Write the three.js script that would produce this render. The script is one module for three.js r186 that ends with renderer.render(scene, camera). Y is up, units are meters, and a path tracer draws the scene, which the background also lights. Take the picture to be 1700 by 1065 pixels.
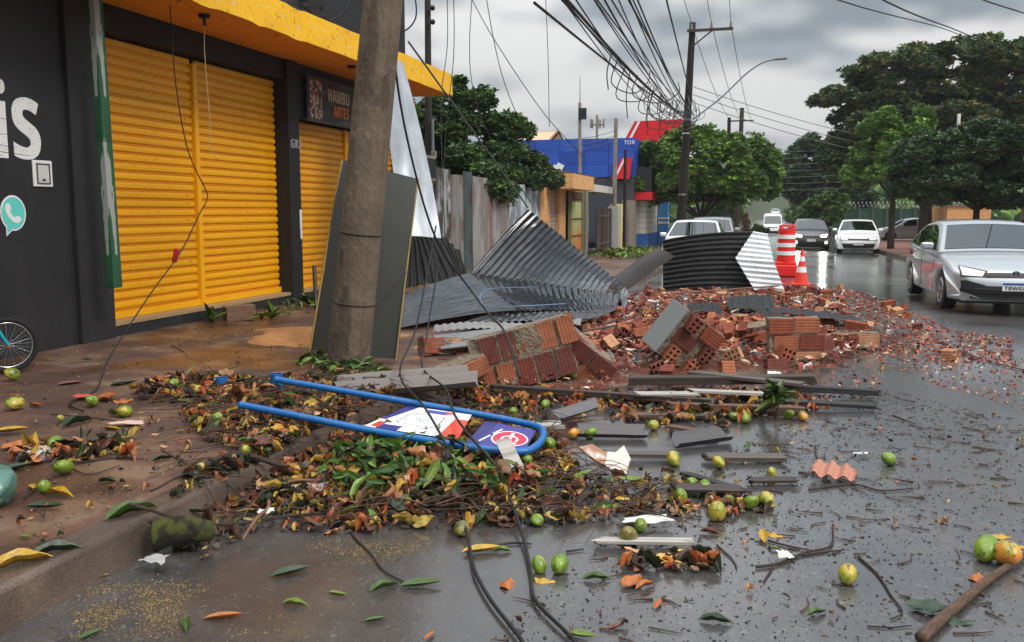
import * as THREE from 'three';
import { mergeGeometries, mergeVertices, toCreasedNormals } from 'three/addons/utils/BufferGeometryUtils.js';
import { RoundedBoxGeometry } from 'three/addons/geometries/RoundedBoxGeometry.js';
import { ConvexGeometry } from 'three/addons/geometries/ConvexGeometry.js';
import { MarchingCubes } from 'three/addons/objects/MarchingCubes.js';
import { FontLoader } from 'three/addons/loaders/FontLoader.js';

// ---------- camera, sky, sun, exposure ----------
const scene = new THREE.Scene();
const camera = new THREE.PerspectiveCamera(39.09, 1024 / 642, 0.1, 2500);
camera.position.set(0, 1.55, 0);
camera.rotation.set(-0.12108, 0.2742, 0, 'YXZ');
const renderer = new THREE.WebGLRenderer({ antialias: true });
renderer.toneMapping = THREE.LinearToneMapping;
renderer.toneMappingExposure = 1.2;
renderer.shadowMap.enabled = true;

function mulberry(a) { return () => { a |= 0; a = a + 0x6D2B79F5 | 0; let t = Math.imul(a ^ a >>> 15, 1 | a); t = t + Math.imul(t ^ t >>> 7, 61 | t) ^ t; return ((t ^ t >>> 14) >>> 0) / 4294967296; }; }
let rnd = mulberry(7);
const R = (a = 1, b) => b === undefined ? rnd() * a : a + rnd() * (b - a);
const pick = (a) => a[Math.floor(rnd() * a.length)];
const clamp = (v, a = 0, b = 1) => Math.min(b, Math.max(a, v));
const mix = (a, b, t) => a + (b - a) * t;
const sst = (a, b, v) => { const t = clamp((v - a) / (b - a)); return t * t * (3 - 2 * t); };
const V = (x, y, z) => new THREE.Vector3(x, y, z);
const D2R = Math.PI / 180;
// lattice noise, repeating every `per` cells
function hash(x, y, s) { let h = Math.imul(x, 374761393) + Math.imul(y, 668265263) + Math.imul(s, 1274126177) | 0; h = Math.imul(h ^ h >>> 13, 1274126177); return ((h ^ h >>> 16) >>> 0) / 4294967296; }
function vn(x, y, per, s = 0) {
  const xi = Math.floor(x), yi = Math.floor(y), fx = x - xi, fy = y - yi, w = (v) => ((v % per) + per) % per;
  const u = fx * fx * (3 - 2 * fx), v = fy * fy * (3 - 2 * fy), x0 = w(xi), x1 = w(xi + 1), y0 = w(yi), y1 = w(yi + 1);
  return mix(mix(hash(x0, y0, s), hash(x1, y0, s), u), mix(hash(x0, y1, s), hash(x1, y1, s), u), v);
}
function fbm(x, y, per, oct = 4, s = 0) { let a = 0.5, t = 0, n = 0; for (let i = 0; i < oct; i++) { t += a * vn(x, y, per, s + i); n += a; a *= 0.5; x *= 2; y *= 2; per *= 2; } return t / n; }

// overcast sky: brightest overhead, cloud decks with blue-grey undersides
{
  const W = 1024, H = 512, data = new Float32Array(W * H * 4);
  for (let j = 0; j < H; j++) for (let i = 0; i < W; i++) {
    const th = ((i + 0.5) / W - 0.5) * 2 * Math.PI, el = ((j + 0.5) / H - 0.5) * Math.PI, y = Math.sin(el), c = Math.cos(el), x = c * Math.cos(th), z = c * Math.sin(th);
    const yy = Math.max(y, 0) + 0.12, px = x / yy, pz = z / yy, az = Math.atan2(x, -z);
    const big = fbm(px * 0.3 + 40.3, pz * 0.45 + 11.7, 4096, 4, 3), fine = fbm(px * 1.0 + 9, pz * 1.6 + 33, 4096, 5, 9);
    const band = fbm(az * 4.5 + 21.2, el * 17 + 5.4 + az * 2, 4096, 5, 14), wisp = fbm(az * 11 + 3, el * 42 + 8, 4096, 4, 17), hi = sst(0.25, 0.7, y);
    const cl = clamp(0.5 + mix((band - 0.5) * 2.6 + (wisp - 0.5) * 1.0, (big - 0.5) * 2 + (fine - 0.5) * 1.2, hi) - 0.34 * sst(-0.14, 0.08, az) * sst(0.9, 0.4, az) * sst(0.04, 0.13, el) * (1 - hi));
    const env = 0.6 + 2.5 * Math.pow(Math.max(y, 0), 1.5) + 0.16 * Math.exp(-Math.max(y, 0) / 0.06);
    const k = mix(0.36, 0.86, sst(0.08, 0.85, cl)) * env, b = 1 - sst(0.12, 0.7, cl), low = y < 0 ? 0.35 : 1, o = (j * W + i) * 4;
    data[o] = k * mix(1.0, 0.8, b) * low; data[o + 1] = k * mix(1.0, 0.93, b) * low; data[o + 2] = k * mix(1.0, 1.06, b) * low; data[o + 3] = 1;
  }
  const sky = new THREE.DataTexture(data, W, H, THREE.RGBAFormat, THREE.FloatType);
  sky.mapping = THREE.EquirectangularReflectionMapping; sky.magFilter = sky.minFilter = THREE.LinearFilter; sky.needsUpdate = true;
  scene.background = sky; scene.environment = sky;
}
const sun = new THREE.DirectionalLight(new THREE.Color(1, 0.95, 0.87), 1.5);
sun.position.set(24, 26, -2); sun.target.position.set(-2, 0, -14); sun.castShadow = true; sun.shadow.radius = 28;
sun.shadow.mapSize.set(4096, 4096);
Object.assign(sun.shadow.camera, { left: -60, right: 60, top: 60, bottom: -60, near: 1, far: 160 });
scene.add(sun, sun.target);

// ---------- helpers ----------
const S = (r, g, b) => new THREE.Color().setRGB(r / 255, g / 255, b / 255, THREE.SRGBColorSpace);
const M = (c, rough = 0.8, o = {}) => new THREE.MeshStandardMaterial({ color: c, roughness: rough, side: THREE.DoubleSide, ...o });
const MP = (c, rough = 0.5, o = {}) => new THREE.MeshPhysicalMaterial({ color: c, roughness: rough, side: THREE.DoubleSide, ...o });
function tex(n, fn, srgb = true, rep = 1) {           // fn(u, v) -> [r, g, b] or grey, 0..1
  const d = new Uint8Array(n * n * 4);
  for (let j = 0; j < n; j++) for (let i = 0; i < n; i++) { const c = fn(i / n, j / n), o = (j * n + i) * 4, a = Array.isArray(c) ? c : [c, c, c]; for (let k = 0; k < 3; k++) d[o + k] = clamp(a[k]) * 255; d[o + 3] = 255; }
  const t = new THREE.DataTexture(d, n, n); t.magFilter = THREE.LinearFilter; t.minFilter = THREE.LinearMipmapLinearFilter; t.generateMipmaps = true;
  t.wrapS = t.wrapT = THREE.RepeatWrapping; t.repeat.set(rep, rep); if (srgb) t.colorSpace = THREE.SRGBColorSpace; t.needsUpdate = true; return t;
}
const rep = (t, r, r2 = r) => { const c = t.clone(); c.repeat.set(r, r2); c.needsUpdate = true; return c; };
const lerp3 = (a, b, t) => [mix(a[0], b[0], t), mix(a[1], b[1], t), mix(a[2], b[2], t)];
const rgb = (r, g, b) => [r / 255, g / 255, b / 255];
function uvBox(g, s = 1) {                             // uv in metres from the dominant axis of each face
  g = g.index ? g.toNonIndexed() : g; const p = g.attributes.position, n = p.count, uv = new Float32Array(n * 2), a = V(), b = V(), c = V();
  for (let i = 0; i < n; i += 3) {
    a.fromBufferAttribute(p, i); b.fromBufferAttribute(p, i + 1); c.fromBufferAttribute(p, i + 2);
    const nn = b.clone().sub(a).cross(c.clone().sub(a)), ax = Math.abs(nn.x), ay = Math.abs(nn.y), az = Math.abs(nn.z);
    [a, b, c].forEach((q, k) => { const o = (i + k) * 2; if (ay >= ax && ay >= az) { uv[o] = q.x * s; uv[o + 1] = q.z * s; } else if (ax >= az) { uv[o] = q.z * s; uv[o + 1] = q.y * s; } else { uv[o] = q.x * s; uv[o + 1] = q.y * s; } });
  }
  g.setAttribute('uv', new THREE.BufferAttribute(uv, 2)); return g;
}
function mg(list) {                                    // one geometry of several
  const l = list.map((g) => { const h = g.index ? g.toNonIndexed() : g.clone(); for (const k of Object.keys(h.attributes)) if (!['position', 'normal', 'uv'].includes(k)) h.deleteAttribute(k); if (!h.attributes.normal) h.computeVertexNormals(); if (!h.attributes.uv) h.setAttribute('uv', new THREE.BufferAttribute(new Float32Array(h.attributes.position.count * 2), 2)); return h; });
  return mergeGeometries(l);
}
const tf = (g, x = 0, y = 0, z = 0, rx = 0, ry = 0, rz = 0) => g.applyMatrix4(new THREE.Matrix4().compose(V(x, y, z), new THREE.Quaternion().setFromEuler(new THREE.Euler(rx, ry, rz, 'YXZ')), V(1, 1, 1)));
const box = (w, h, d, x = 0, y = 0, z = 0, rx = 0, ry = 0, rz = 0) => tf(new THREE.BoxGeometry(w, h, d), x, y, z, rx, ry, rz);
const rbox = (w, h, d, r, x = 0, y = 0, z = 0, rx = 0, ry = 0, rz = 0) => tf(new RoundedBoxGeometry(w, h, d, 2, r), x, y, z, rx, ry, rz);
const span = (x0, x1, y0, y1, z0, z1) => box(Math.abs(x1 - x0), Math.abs(y1 - y0), Math.abs(z1 - z0), (x0 + x1) / 2, (y0 + y1) / 2, (z0 + z1) / 2);
const curve = (pts) => new THREE.CatmullRomCurve3(pts.map((p) => Array.isArray(p) ? V(...p) : p), false, 'centripetal');
const tube = (pts, r, seg = 24, rs = 6) => new THREE.TubeGeometry(curve(pts), seg, r, rs);
function taper(pts, r0, r1, seg = 16, rs = 8) {        // a tube that thins, with end caps
  const c = curve(pts), fr = c.computeFrenetFrames(seg), pos = [], uv = [], idx = [], L = c.getLength();
  for (let i = 0; i <= seg; i++) { const p = c.getPointAt(i / seg), r = mix(r0, r1, i / seg); for (let j = 0; j <= rs; j++) { const a = j / rs * 2 * Math.PI, n = fr.normals[i].clone().multiplyScalar(Math.cos(a)).addScaledVector(fr.binormals[i], Math.sin(a)); pos.push(p.x + n.x * r, p.y + n.y * r, p.z + n.z * r); uv.push(j / rs, i / seg * L); } }
  for (let i = 0; i < seg; i++) for (let j = 0; j < rs; j++) { const a = i * (rs + 1) + j, b = a + rs + 1; idx.push(a, b, a + 1, b, b + 1, a + 1); }
  for (const [i, f] of [[0, 1], [seg, -1]]) { const k = pos.length / 3, p = c.getPointAt(i / seg); pos.push(p.x, p.y, p.z); uv.push(0.5, 0); for (let j = 0; j < rs; j++) { const a = i * (rs + 1) + j; f > 0 ? idx.push(k, a, a + 1) : idx.push(k, a + 1, a); } }
  const g = new THREE.BufferGeometry(); g.setAttribute('position', new THREE.Float32BufferAttribute(pos, 3)); g.setAttribute('uv', new THREE.Float32BufferAttribute(uv, 2)); g.setIndex(idx); g.computeVertexNormals(); return g;
}
function grid(nu, nv, fn) {                            // fn(s, t) -> Vector3 (uv = s, t)
  const pos = [], uv = [], idx = [];
  for (let j = 0; j <= nv; j++) for (let i = 0; i <= nu; i++) { const p = fn(i / nu, j / nv); pos.push(p.x, p.y, p.z); uv.push(i / nu, j / nv); }
  for (let j = 0; j < nv; j++) for (let i = 0; i < nu; i++) { const a = j * (nu + 1) + i, b = a + nu + 1; idx.push(a, a + 1, b, b, a + 1, b + 1); }
  const g = new THREE.BufferGeometry(); g.setAttribute('position', new THREE.Float32BufferAttribute(pos, 3)); g.setAttribute('uv', new THREE.Float32BufferAttribute(uv, 2)); g.setIndex(idx); g.computeVertexNormals(); return g;
}
const used = {};
const numbered = (n) => { used[n] = (used[n] ?? -1) + 1; return used[n] ? n + '_' + String(used[n]).padStart(3, '0') : n; };
function mesh(name, geo, mat, parent) {
  const m = new THREE.Mesh(Array.isArray(geo) ? mg(geo) : geo, mat); m.castShadow = m.receiveShadow = true;
  if (parent) { m.name = name; parent.add(m); } else { m.name = numbered(name); scene.add(m); } return m;
}
const tag = (o, label, category, group, kind) => { if (label) o.userData.label = label; if (category) o.userData.category = category; if (group) o.userData.group = group; if (kind) o.userData.kind = kind; return o; };
function thing(name, label, category, group, p = [0, 0, 0], ry = 0) { const o = new THREE.Group(); o.name = numbered(name); o.position.set(...p); o.rotation.y = ry; scene.add(o); return tag(o, label, category, group); }
const struct = (name, geo, mat, label) => tag(mesh(name, geo, mat), label, null, null, 'structure');
function copy(o, label) { const c = o.clone(); c.name = numbered(o.name.replace(/_\d{3}$/, '')); scene.add(c); c.userData = { ...o.userData }; if (label) c.userData.label = label; return c; }
function inst(name, geo, mat, parent, list, kind) {    // list of [Matrix4, Color]
  const m = new THREE.InstancedMesh(geo, mat, list.length); m.castShadow = m.receiveShadow = true;
  list.forEach(([a, c], i) => { m.setMatrixAt(i, a); if (c) m.setColorAt(i, c); });
  if (parent) { m.name = name; parent.add(m); } else { m.name = numbered(name); scene.add(m); } if (kind) m.userData.kind = kind; return m;
}
const E3 = (p, rx, ry, rz, s) => new THREE.Matrix4().compose(p, new THREE.Quaternion().setFromEuler(new THREE.Euler(rx, ry, rz, 'YXZ')), typeof s === 'number' ? V(s, s, s) : s);
const ORD = ['leftmost', 'second from the left', 'third from the left', 'fourth from the left', 'fifth from the left', 'sixth from the left', 'seventh from the left', 'eighth from the left', 'ninth from the left', 'tenth from the left', 'eleventh from the left', 'twelfth from the left', 'thirteenth from the left', 'fourteenth from the left', 'fifteenth from the left', 'sixteenth from the left'];
const ordinal = (i, n) => n < 2 ? '' : i === n - 1 ? 'rightmost' : ORD[i] ?? 'middle';
const inPoly = (x, z, p) => { let c = false; for (let i = 0, j = p.length - 1; i < p.length; j = i++) if ((p[i][1] > z) !== (p[j][1] > z) && x < (p[j][0] - p[i][0]) * (z - p[i][1]) / (p[j][1] - p[i][1]) + p[i][0]) c = !c; return c; };
const edge = (x, z, p) => { let d = 9; for (let i = 0, j = p.length - 1; i < p.length; j = i++) { const ax = p[j][0], az = p[j][1], bx = p[i][0] - ax, bz = p[i][1] - az, t = clamp(((x - ax) * bx + (z - az) * bz) / (bx * bx + bz * bz || 1)); d = Math.min(d, Math.hypot(x - ax - bx * t, z - az - bz * t)); } return d; };
function scatter(p, n, fn) { const xs = p.map((q) => q[0]), zs = p.map((q) => q[1]), x0 = Math.min(...xs), x1 = Math.max(...xs), z0 = Math.min(...zs), z1 = Math.max(...zs); let k = 0, tries = 0; while (k < n && tries++ < n * 40) { const x = R(x0, x1), z = R(z0, z1); if (inPoly(x, z, p)) { fn(x, z); k++; } } }
// the street runs along -z and falls gently, then climbs the far hill
const slope = (z) => -0.012 * clamp(-z - 18, 0, 100) + 0.028 * clamp(-z - 130, 0, 260);
const KL = -2.75, KR = 4.85, WALK = 0.13;
const groundAt = (x, z) => slope(z) + (x < KL || x > KR ? WALK + 0.004 : 0.03 * Math.sin(Math.PI * (x - KL) / (KR - KL)) - 0.03);
const MANGO = {"asphaltRight":[[0.37,-3.88,0.09,1],[0.99,-4.32,0.12,0],[1.06,-4.27,0.13,2],[0.76,-5.82,0.1,0]],"tileRow":[[0.07,-5.38,0.07,1],[-0.24,-5.49,0.09,1],[-0.51,-5.49,0.1,1]],"plankCluster":[[-0.29,-4.97,0.09,0],[-0.36,-5.02,0.08,0],[-0.4,-4.76,0.09,0],[-0.2,-4.53,0.11,1],[-0.15,-4.8,0.06,0],[-0.04,-4.75,0.09,0],[0.04,-4.83,0.09,1]],"midRoad":[[-0.74,-6.36,0.09,1],[-1.13,-6.02,0.09,0],[-1.24,-5.99,0.09,2],[-0.52,-6.9,0.09,1],[-0.32,-7.04,0.08,1],[-0.19,-6.8,0.08,0],[-0.11,-6.73,0.09,0],[0.2,-6.97,0.08,0],[0.3,-6.94,0.08,2]],"nearRoad":[[-0.58,-4.08,0.1,3],[-0.55,-4.27,0.08,0],[-0.82,-3.68,0.09,0],[-0.91,-3.67,0.07,0],[-1.06,-4.23,0.07,0],[-1.38,-4.01,0.08,3]],"pile":[[-1.35,-5.13,0.07,0],[-1.3,-5.5,0.09,0],[-1.66,-7.96,0.08,0],[-1.78,-6.36,0.08,0],[-1.61,-6.68,0.08,0],[-3.42,-5.05,0.07,0],[-2.79,-4.38,0.06,1],[-2.37,-3.8,0.04,0],[-2.85,-4.04,0.05,1],[-2.57,-6.17,0.06,0]],"heapLeft":[[-4.05,-5.92,0.08,0],[-3.97,-6.04,0.07,2],[-4.6,-5.94,0.07,2],[-4.26,-5.65,0.07,2],[-4.42,-5.97,0.08,0],[-4.1,-5.82,0.07,1]],"walk":[[-6.1,-6.1,0.12,1],[-5.16,-5.17,0.11,1],[-4.72,-5.42,0.09,0],[-4.23,-5.17,0.1,1],[-4.07,-4.35,0.09,0],[-3.62,-3.92,0.1,0],[-3.49,-3.64,0.07,0],[-4.58,-4.96,0.05,1]]};
const LEAVES = [[-1.95,-3.37,0.16,-20,1,0],[-1.77,-3.09,0.11,5,5,0],[-1.65,-3.22,0.09,10,5,0],[-1.49,-3.33,0.12,-25,0,0],[-1.35,-3.39,0.18,-3,0,0],[-1.4,-3.04,0.09,-10,0,0],[-1.15,-2.97,0.05,-50,3,0],[-1.22,-3.82,0.19,-8,2,0],[-1.13,-3.85,0.1,0,5,0],[-0.65,-3.64,0.13,0,0,0],[-0.86,-3.57,0.09,8,2,1],[-1.0,-3.5,0.07,-70,3,1],[-0.5,-3.63,0.1,-30,3,1],[-0.44,-3.62,0.1,-20,3,0],[-0.37,-3.45,0.06,-45,3,0],[-0.5,-3.21,0.08,-20,4,0],[-0.14,-3.36,0.13,8,1,0],[0.23,-3.53,0.1,-15,0,0],[0.03,-4.33,0.08,-65,2,0],[0.08,-4.38,0.07,20,2,1],[-0.22,-4.33,0.1,10,4,0],[0.65,-3.67,0.15,15,1,1],[0.73,-3.61,0.12,15,1,1],[0.08,-4.19,0.06,5,5,0],[-0.61,-3.11,0.12,15,5,0],[1.11,-4.6,0.09,10,2,1],[1.15,-4.54,0.08,30,2,1],[0.9,-4.08,0.08,-30,3,1],[-0.08,-6.03,0.06,-50,0,0],[-2.62,-5.43,0.09,-30,3,1],[-4.4,-4.91,0.13,-40,1,0],[-4.06,-4.83,0.14,10,2,0],[-6.23,-7.12,0.12,0,0,0],[-2.85,-2.83,0.19,-28,2,0],[-4.65,-4.61,0.21,-5,2,0],[-3.29,-3.86,0.12,5,1,0],[-4.01,-4.38,0.21,-12,1,0],[-3.89,-4.54,0.2,-20,1,0],[-4.29,-4.3,0.15,-15,3,1],[-4.12,-4.3,0.17,10,3,1],[-3.37,-3.61,0.17,8,2,0],[-3.29,-3.43,0.19,0,1,0],[-3.59,-3.67,0.08,30,2,0],[-1.98,-2.91,0.15,-5,3,0],[-2.08,-2.82,0.07,60,0,0],[-2.38,-2.66,0.07,-45,0,0],[-2.81,-2.98,0.17,-18,1,0],[-2.73,-3.11,0.08,-30,5,0],[-2.83,-3.47,0.2,-28,0,0],[-4.6,-5.61,0.12,-10,3,1],[-5.1,-5.29,0.14,10,3,0],[-4.76,-5.63,0.14,20,3,1],[-4.3,-5.18,0.19,10,5,0],[-5.03,-6.15,0.17,-15,1,0],[-5.52,-5.56,0.11,0,3,1],[-3.93,-3.88,0.16,-30,1,0],[-5.45,-6.03,0.17,-10,4,0],[-3.07,-3.08,0.07,10,5,0],[-2.94,-3.04,0.06,30,1,0],[-3.29,-4.31,0.1,-20,1,0]];
const TWIGS = [[[[0.58,-3.38],[0.67,-3.55],[0.8,-3.78],[0.93,-4.01],[1.18,-4.4]],0.022],[[[0.0,-3.94],[0.08,-3.99],[0.22,-4.18],[0.32,-4.27],[0.36,-4.6]],0.008],[[[0.2,-4.14],[0.29,-4.2],[0.39,-4.26]],0.006],[[[0.07,-3.96],[0.03,-3.78]],0.005],[[[0.44,-4.19],[0.5,-4.0],[0.53,-3.78],[0.55,-3.62],[0.5,-3.55]],0.006],[[[0.41,-3.47],[0.49,-3.48],[0.57,-3.52]],0.004],[[[0.27,-5.16],[0.53,-5.33],[0.65,-5.25],[0.83,-5.34]],0.007],[[[0.35,-6.19],[0.35,-5.85],[0.43,-5.49],[0.53,-5.33]],0.006],[[[-1.99,-4.0],[-1.85,-3.82],[-1.7,-3.66],[-1.56,-3.49],[-1.43,-3.4]],0.007],[[[0.05,-4.29],[0.12,-4.25],[0.24,-4.21]],0.006],[[[-2.85,-4.01],[-2.8,-4.32],[-2.6,-4.52],[-2.47,-4.74]],0.02],[[[-2.59,-4.24],[-2.37,-3.9],[-2.33,-3.73],[-2.31,-3.57]],0.014],[[[-2.57,-4.21],[-2.45,-4.31],[-2.26,-4.44]],0.012],[[[-2.76,-3.37],[-2.51,-3.61],[-2.22,-3.97],[-1.66,-4.18],[-1.42,-4.46],[-1.18,-4.69]],0.009],[[[-2.76,-3.52],[-2.79,-3.92],[-2.61,-3.86]],0.006],[[[-3.21,-4.2],[-2.91,-4.11],[-2.87,-4.41]],0.006],[[[-3.15,-4.28],[-3.04,-4.38]],0.005],[[[-2.39,-4.7],[-2.22,-5.01],[-2.14,-5.41]],0.01],[[[-3.25,-5.06],[-2.9,-4.97],[-2.63,-4.63]],0.008],[[[-1.84,-4.29],[-1.56,-4.67],[-1.2,-4.91],[-0.82,-4.96]],0.009],[[[-1.4,-4.62],[-1.37,-4.99],[-1.27,-5.26]],0.007],[[[-2.76,-6.03],[-2.54,-6.3],[-2.54,-7.0]],0.006],[[[-4.77,-5.08],[-4.44,-5.08],[-4.16,-5.03]],0.006],[[[-3.71,-4.1],[-3.57,-4.25],[-3.39,-4.28]],0.006],[[[-3.83,-4.57],[-3.68,-4.47],[-3.51,-4.28]],0.01],[[[-3.73,-4.06],[-3.47,-3.95],[-3.44,-4.14]],0.005],[[[-3.5,-3.52],[-3.61,-3.79],[-3.63,-3.96]],0.005],[[[-6.01,-8.11],[-5.74,-7.88],[-5.43,-7.57]],0.007],[[[-3.0,-4.01],[-2.85,-4.11],[-2.46,-4.01]],0.006],[[[0.11,-5.93],[0.25,-5.82]],0.004],[[[2.01,-11.41],[2.25,-10.24],[2.46,-9.75]],0.01],[[[0.96,-7.28],[1.09,-7.01]],0.006],[[[-1.18,-3.89],[-1.11,-3.95],[-1.02,-3.96]],0.008],[[[-0.84,-3.91],[-0.77,-3.96]],0.006],[[[-0.18,-4.17],[-0.1,-4.0],[-0.08,-3.9]],0.005]];
const PILE = [[-4.75,-6.02],[-4.78,-6.55],[-3.92,-6.46],[-3.53,-6.99],[-2.67,-6.76],[-1.56,-6.37],[-1.24,-5.66],[-1.02,-5.15],[-0.55,-4.92],[-0.52,-4.56],[-0.86,-4.29],[-1.1,-4.23],[-1.59,-4.02],[-1.98,-3.87],[-2.38,-3.83],[-2.42,-3.39],[-2.7,-3.58],[-2.91,-3.99],[-2.92,-4.49],[-3.42,-4.85],[-3.9,-5.33]];
const PILE_CORE = [[-3.42,-5.46],[-2.69,-5.67],[-1.51,-5.36],[-1.2,-4.91],[-1.2,-4.37],[-1.93,-4.05],[-2.46,-4.01],[-2.76,-4.39]];
const PILE_GREEN = [[-2.55,-4.85],[-2.14,-5.41],[-1.43,-4.97],[-1.21,-4.42],[-1.67,-4.22],[-2.12,-4.16]];
const PILE_B = [[-0.76,-5.22],[-0.48,-5.3],[0.1,-4.75],[-0.23,-4.53],[-0.51,-4.56]];
const PILE_C = [[-0.62,-3.89],[-0.2,-4.05],[-0.15,-3.86],[-0.56,-3.73]];
const PILE_D = [[-2.83,-7.46],[-0.97,-7.24],[0.03,-7.02],[-0.26,-6.5],[-1.62,-6.6],[-2.35,-6.75]];
const PILE_E = [[-4.46,-4.4],[-4.03,-4.44],[-3.81,-4.74],[-3.47,-4.26],[-4.02,-3.97]];
const GRAIN_A = [[-2.85,-2.77],[-2.84,-3.23],[-2.58,-3.3],[-1.85,-3.18],[-1.45,-2.82],[-2.5,-2.53]];
const GRAIN_B = [[-2.38,-3.83],[-1.41,-4.03],[-1.34,-3.65],[-1.74,-3.4],[-2.26,-3.58]];
const GRAIN_C = [[-4.51,-5.16],[-3.78,-5.36],[-3.09,-4.43],[-2.89,-3.45],[-2.94,-2.99],[-3.34,-3.28],[-3.3,-4.11]];
const SPECK = [[-0.79,-3.81],[-0.05,-6.41],[0.96,-8.53],[1.88,-7.33],[0.94,-3.5],[-0.95,-2.97]];
const FRAG_A = [[-3.54,-8.18],[-3.69,-10.6],[-2.25,-12.79],[-2.47,-16.62],[-2.0,-18.39],[0.7,-19.15],[1.3,-16.51],[0.8,-11.7],[1.26,-10.81],[0.41,-9.0],[-0.37,-8.78],[-1.43,-8.16],[-2.62,-7.52]];
const FRAG_B = [[0.36,-20.33],[1.73,-19.14],[2.22,-14.85],[2.4,-13.05],[2.95,-12.31],[2.49,-10.31],[1.4,-10.0],[0.59,-11.64],[0.29,-15.2]];
const FRAG_C = [[1.52,-11.9],[2.49,-11.4],[2.71,-10.78],[1.99,-7.79],[1.53,-8.69],[1.1,-9.92]];
const FRAG_D = [[0.48,-10.59],[1.33,-10.39],[0.9,-7.96],[-0.1,-6.78],[-0.94,-6.75],[-0.34,-8.16]];
// ---------- the setting ----------
const grain = tex(512, (u, v) => 0.5 * vn(u * 256, v * 256, 256, 1) + 0.3 * vn(u * 128, v * 128, 128, 2) + 0.2 * vn(u * 32, v * 32, 32, 3), false);
const asphaltC = tex(1024, (u, v) => {
  const a = fbm(u * 8, v * 8, 8, 5, 21), s = vn(u * 512, v * 512, 512, 5), s2 = vn(u * 256, v * 256, 256, 6), st = fbm(u * 5 + 3, v * 5, 5, 5, 40);
  let c = lerp3(rgb(60, 59, 60), rgb(92, 89, 88), a * 0.62 + s * 0.38 + (fbm(u * 60, v * 60, 60, 3, 27) - 0.5) * 0.5); if (s2 > 0.88) c = lerp3(c, rgb(124, 120, 115), 0.5); if (st > 0.56) c = lerp3(c, rgb(66, 58, 52), sst(0.56, 0.72, st) * 0.4); return c;
});
const asphaltR = tex(1024, (u, v) => { const a = fbm(u * 6, v * 6, 6, 5, 60), s = vn(u * 300, v * 300, 300, 61); return mix(0.12, 0.5, sst(0.34, 0.7, a)) + (s - 0.5) * 0.07; }, false);
const mAsphalt = MP(0xffffff, 1, { clearcoat: 0.9, clearcoatRoughness: 0.16, map: rep(asphaltC, 1 / 5.3), roughnessMap: rep(asphaltR, 1 / 8.7), bumpMap: rep(grain, 1 / 0.9), bumpScale: 0.0009 });
const walkC = tex(1024, (u, v) => {
  const a = fbm(u * 6, v * 6, 6, 5, 71), b = fbm(u * 14, v * 14, 14, 4, 75), s = vn(u * 512, v * 512, 512, 77);
  let c = lerp3(rgb(76, 52, 40), rgb(112, 82, 64), a); c = lerp3(c, rgb(128, 106, 84), sst(0.55, 0.75, b) * 0.6); c = lerp3(c, rgb(58, 42, 36), sst(0.52, 0.35, b) * 0.55); return lerp3(c, rgb(140, 124, 104), s > 0.9 ? 0.4 : 0);
});
const walkR = tex(512, (u, v) => { const a = fbm(u * 5, v * 5, 5, 5, 90); return mix(0.28, 0.85, sst(0.35, 0.62, a)); }, false);
const mWalk = M(0xffffff, 1, { map: rep(walkC, 1 / 4.1), roughnessMap: rep(walkR, 1 / 6.3), bumpMap: rep(grain, 1 / 1.3), bumpScale: 0.004 });
const mKerb = M(0xffffff, 1, { map: rep(tex(512, (u, v) => { const a = fbm(u * 8, v * 8, 8, 5, 95), s = vn(u * 200, v * 200, 200, 96); return lerp3(rgb(62, 50, 42), rgb(116, 98, 84), clamp(a * 0.9 + s * 0.25 - 0.1)); }), 1 / 1.7), roughnessMap: rep(walkR, 1 / 2), bumpMap: rep(grain, 1 / 0.8), bumpScale: 0.005 });
const zs = []; for (let z = 4; z > -18; z -= 0.5) zs.push(z); for (let z = -18; z > -140; z -= 4) zs.push(z); for (let z = -140; z >= -400; z -= 13) zs.push(z);
function sweep(prof, z0 = 4, z1 = -400, wob = 0) {     // a profile [[x, y]...] carried along the street
  const l = zs.filter((z) => z <= z0 && z >= z1), pos = [], uv = [], idx = [], n = prof.length; let d = [0]; for (let i = 1; i < n; i++) d[i] = d[i - 1] + Math.hypot(prof[i][0] - prof[i - 1][0], prof[i][1] - prof[i - 1][1]);
  l.forEach((z, j) => prof.forEach(([x, y], i) => { const w = wob ? (vn(z * 0.9, i * 3.1, 4096, 8) - 0.5) * wob : 0; pos.push(x + w, y + slope(z) + w * 0.6, z); uv.push(prof[0][0] + d[i], z); if (j && i) { const a = (j - 1) * n + i - 1, b = a + n; idx.push(a, a + 1, b, b, a + 1, b + 1); } }));
  const g = new THREE.BufferGeometry(); g.setAttribute('position', new THREE.Float32BufferAttribute(pos, 3)); g.setAttribute('uv', new THREE.Float32BufferAttribute(uv, 2)); g.setIndex(idx); g.computeVertexNormals();
  return g;
}
struct('ground', (() => { const g = grid(80, 60, (s, t) => { const x = mix(-500, 500, s), z = mix(60, -900, t), far = sst(-150, -480, z); return V(x, slope(z) - 0.25 + far * (9 + 10 * fbm(x * 0.006 + 7, z * 0.006, 4096, 3, 12)) + 0.03 * Math.max(0, Math.abs(x) - 40) * sst(-60, -200, z), z); }); g.attributes.uv.array.forEach((v, i, a) => { a[i] = v * 200; }); return g; })(), M(0xffffff, 0.95, { map: rep(tex(256, (u, v) => lerp3(rgb(40, 54, 34), rgb(70, 78, 50), fbm(u * 8, v * 8, 8, 4, 99))), 1) }));
const roadProf = []; for (let i = 0; i <= 12; i++) { const t = i / 12, x = mix(KL + 0.02, KR - 0.02, t); roadProf.push([x, 0.03 * Math.sin(Math.PI * t) - 0.03]); }
struct('road', sweep(roadProf), mAsphalt);
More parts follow.
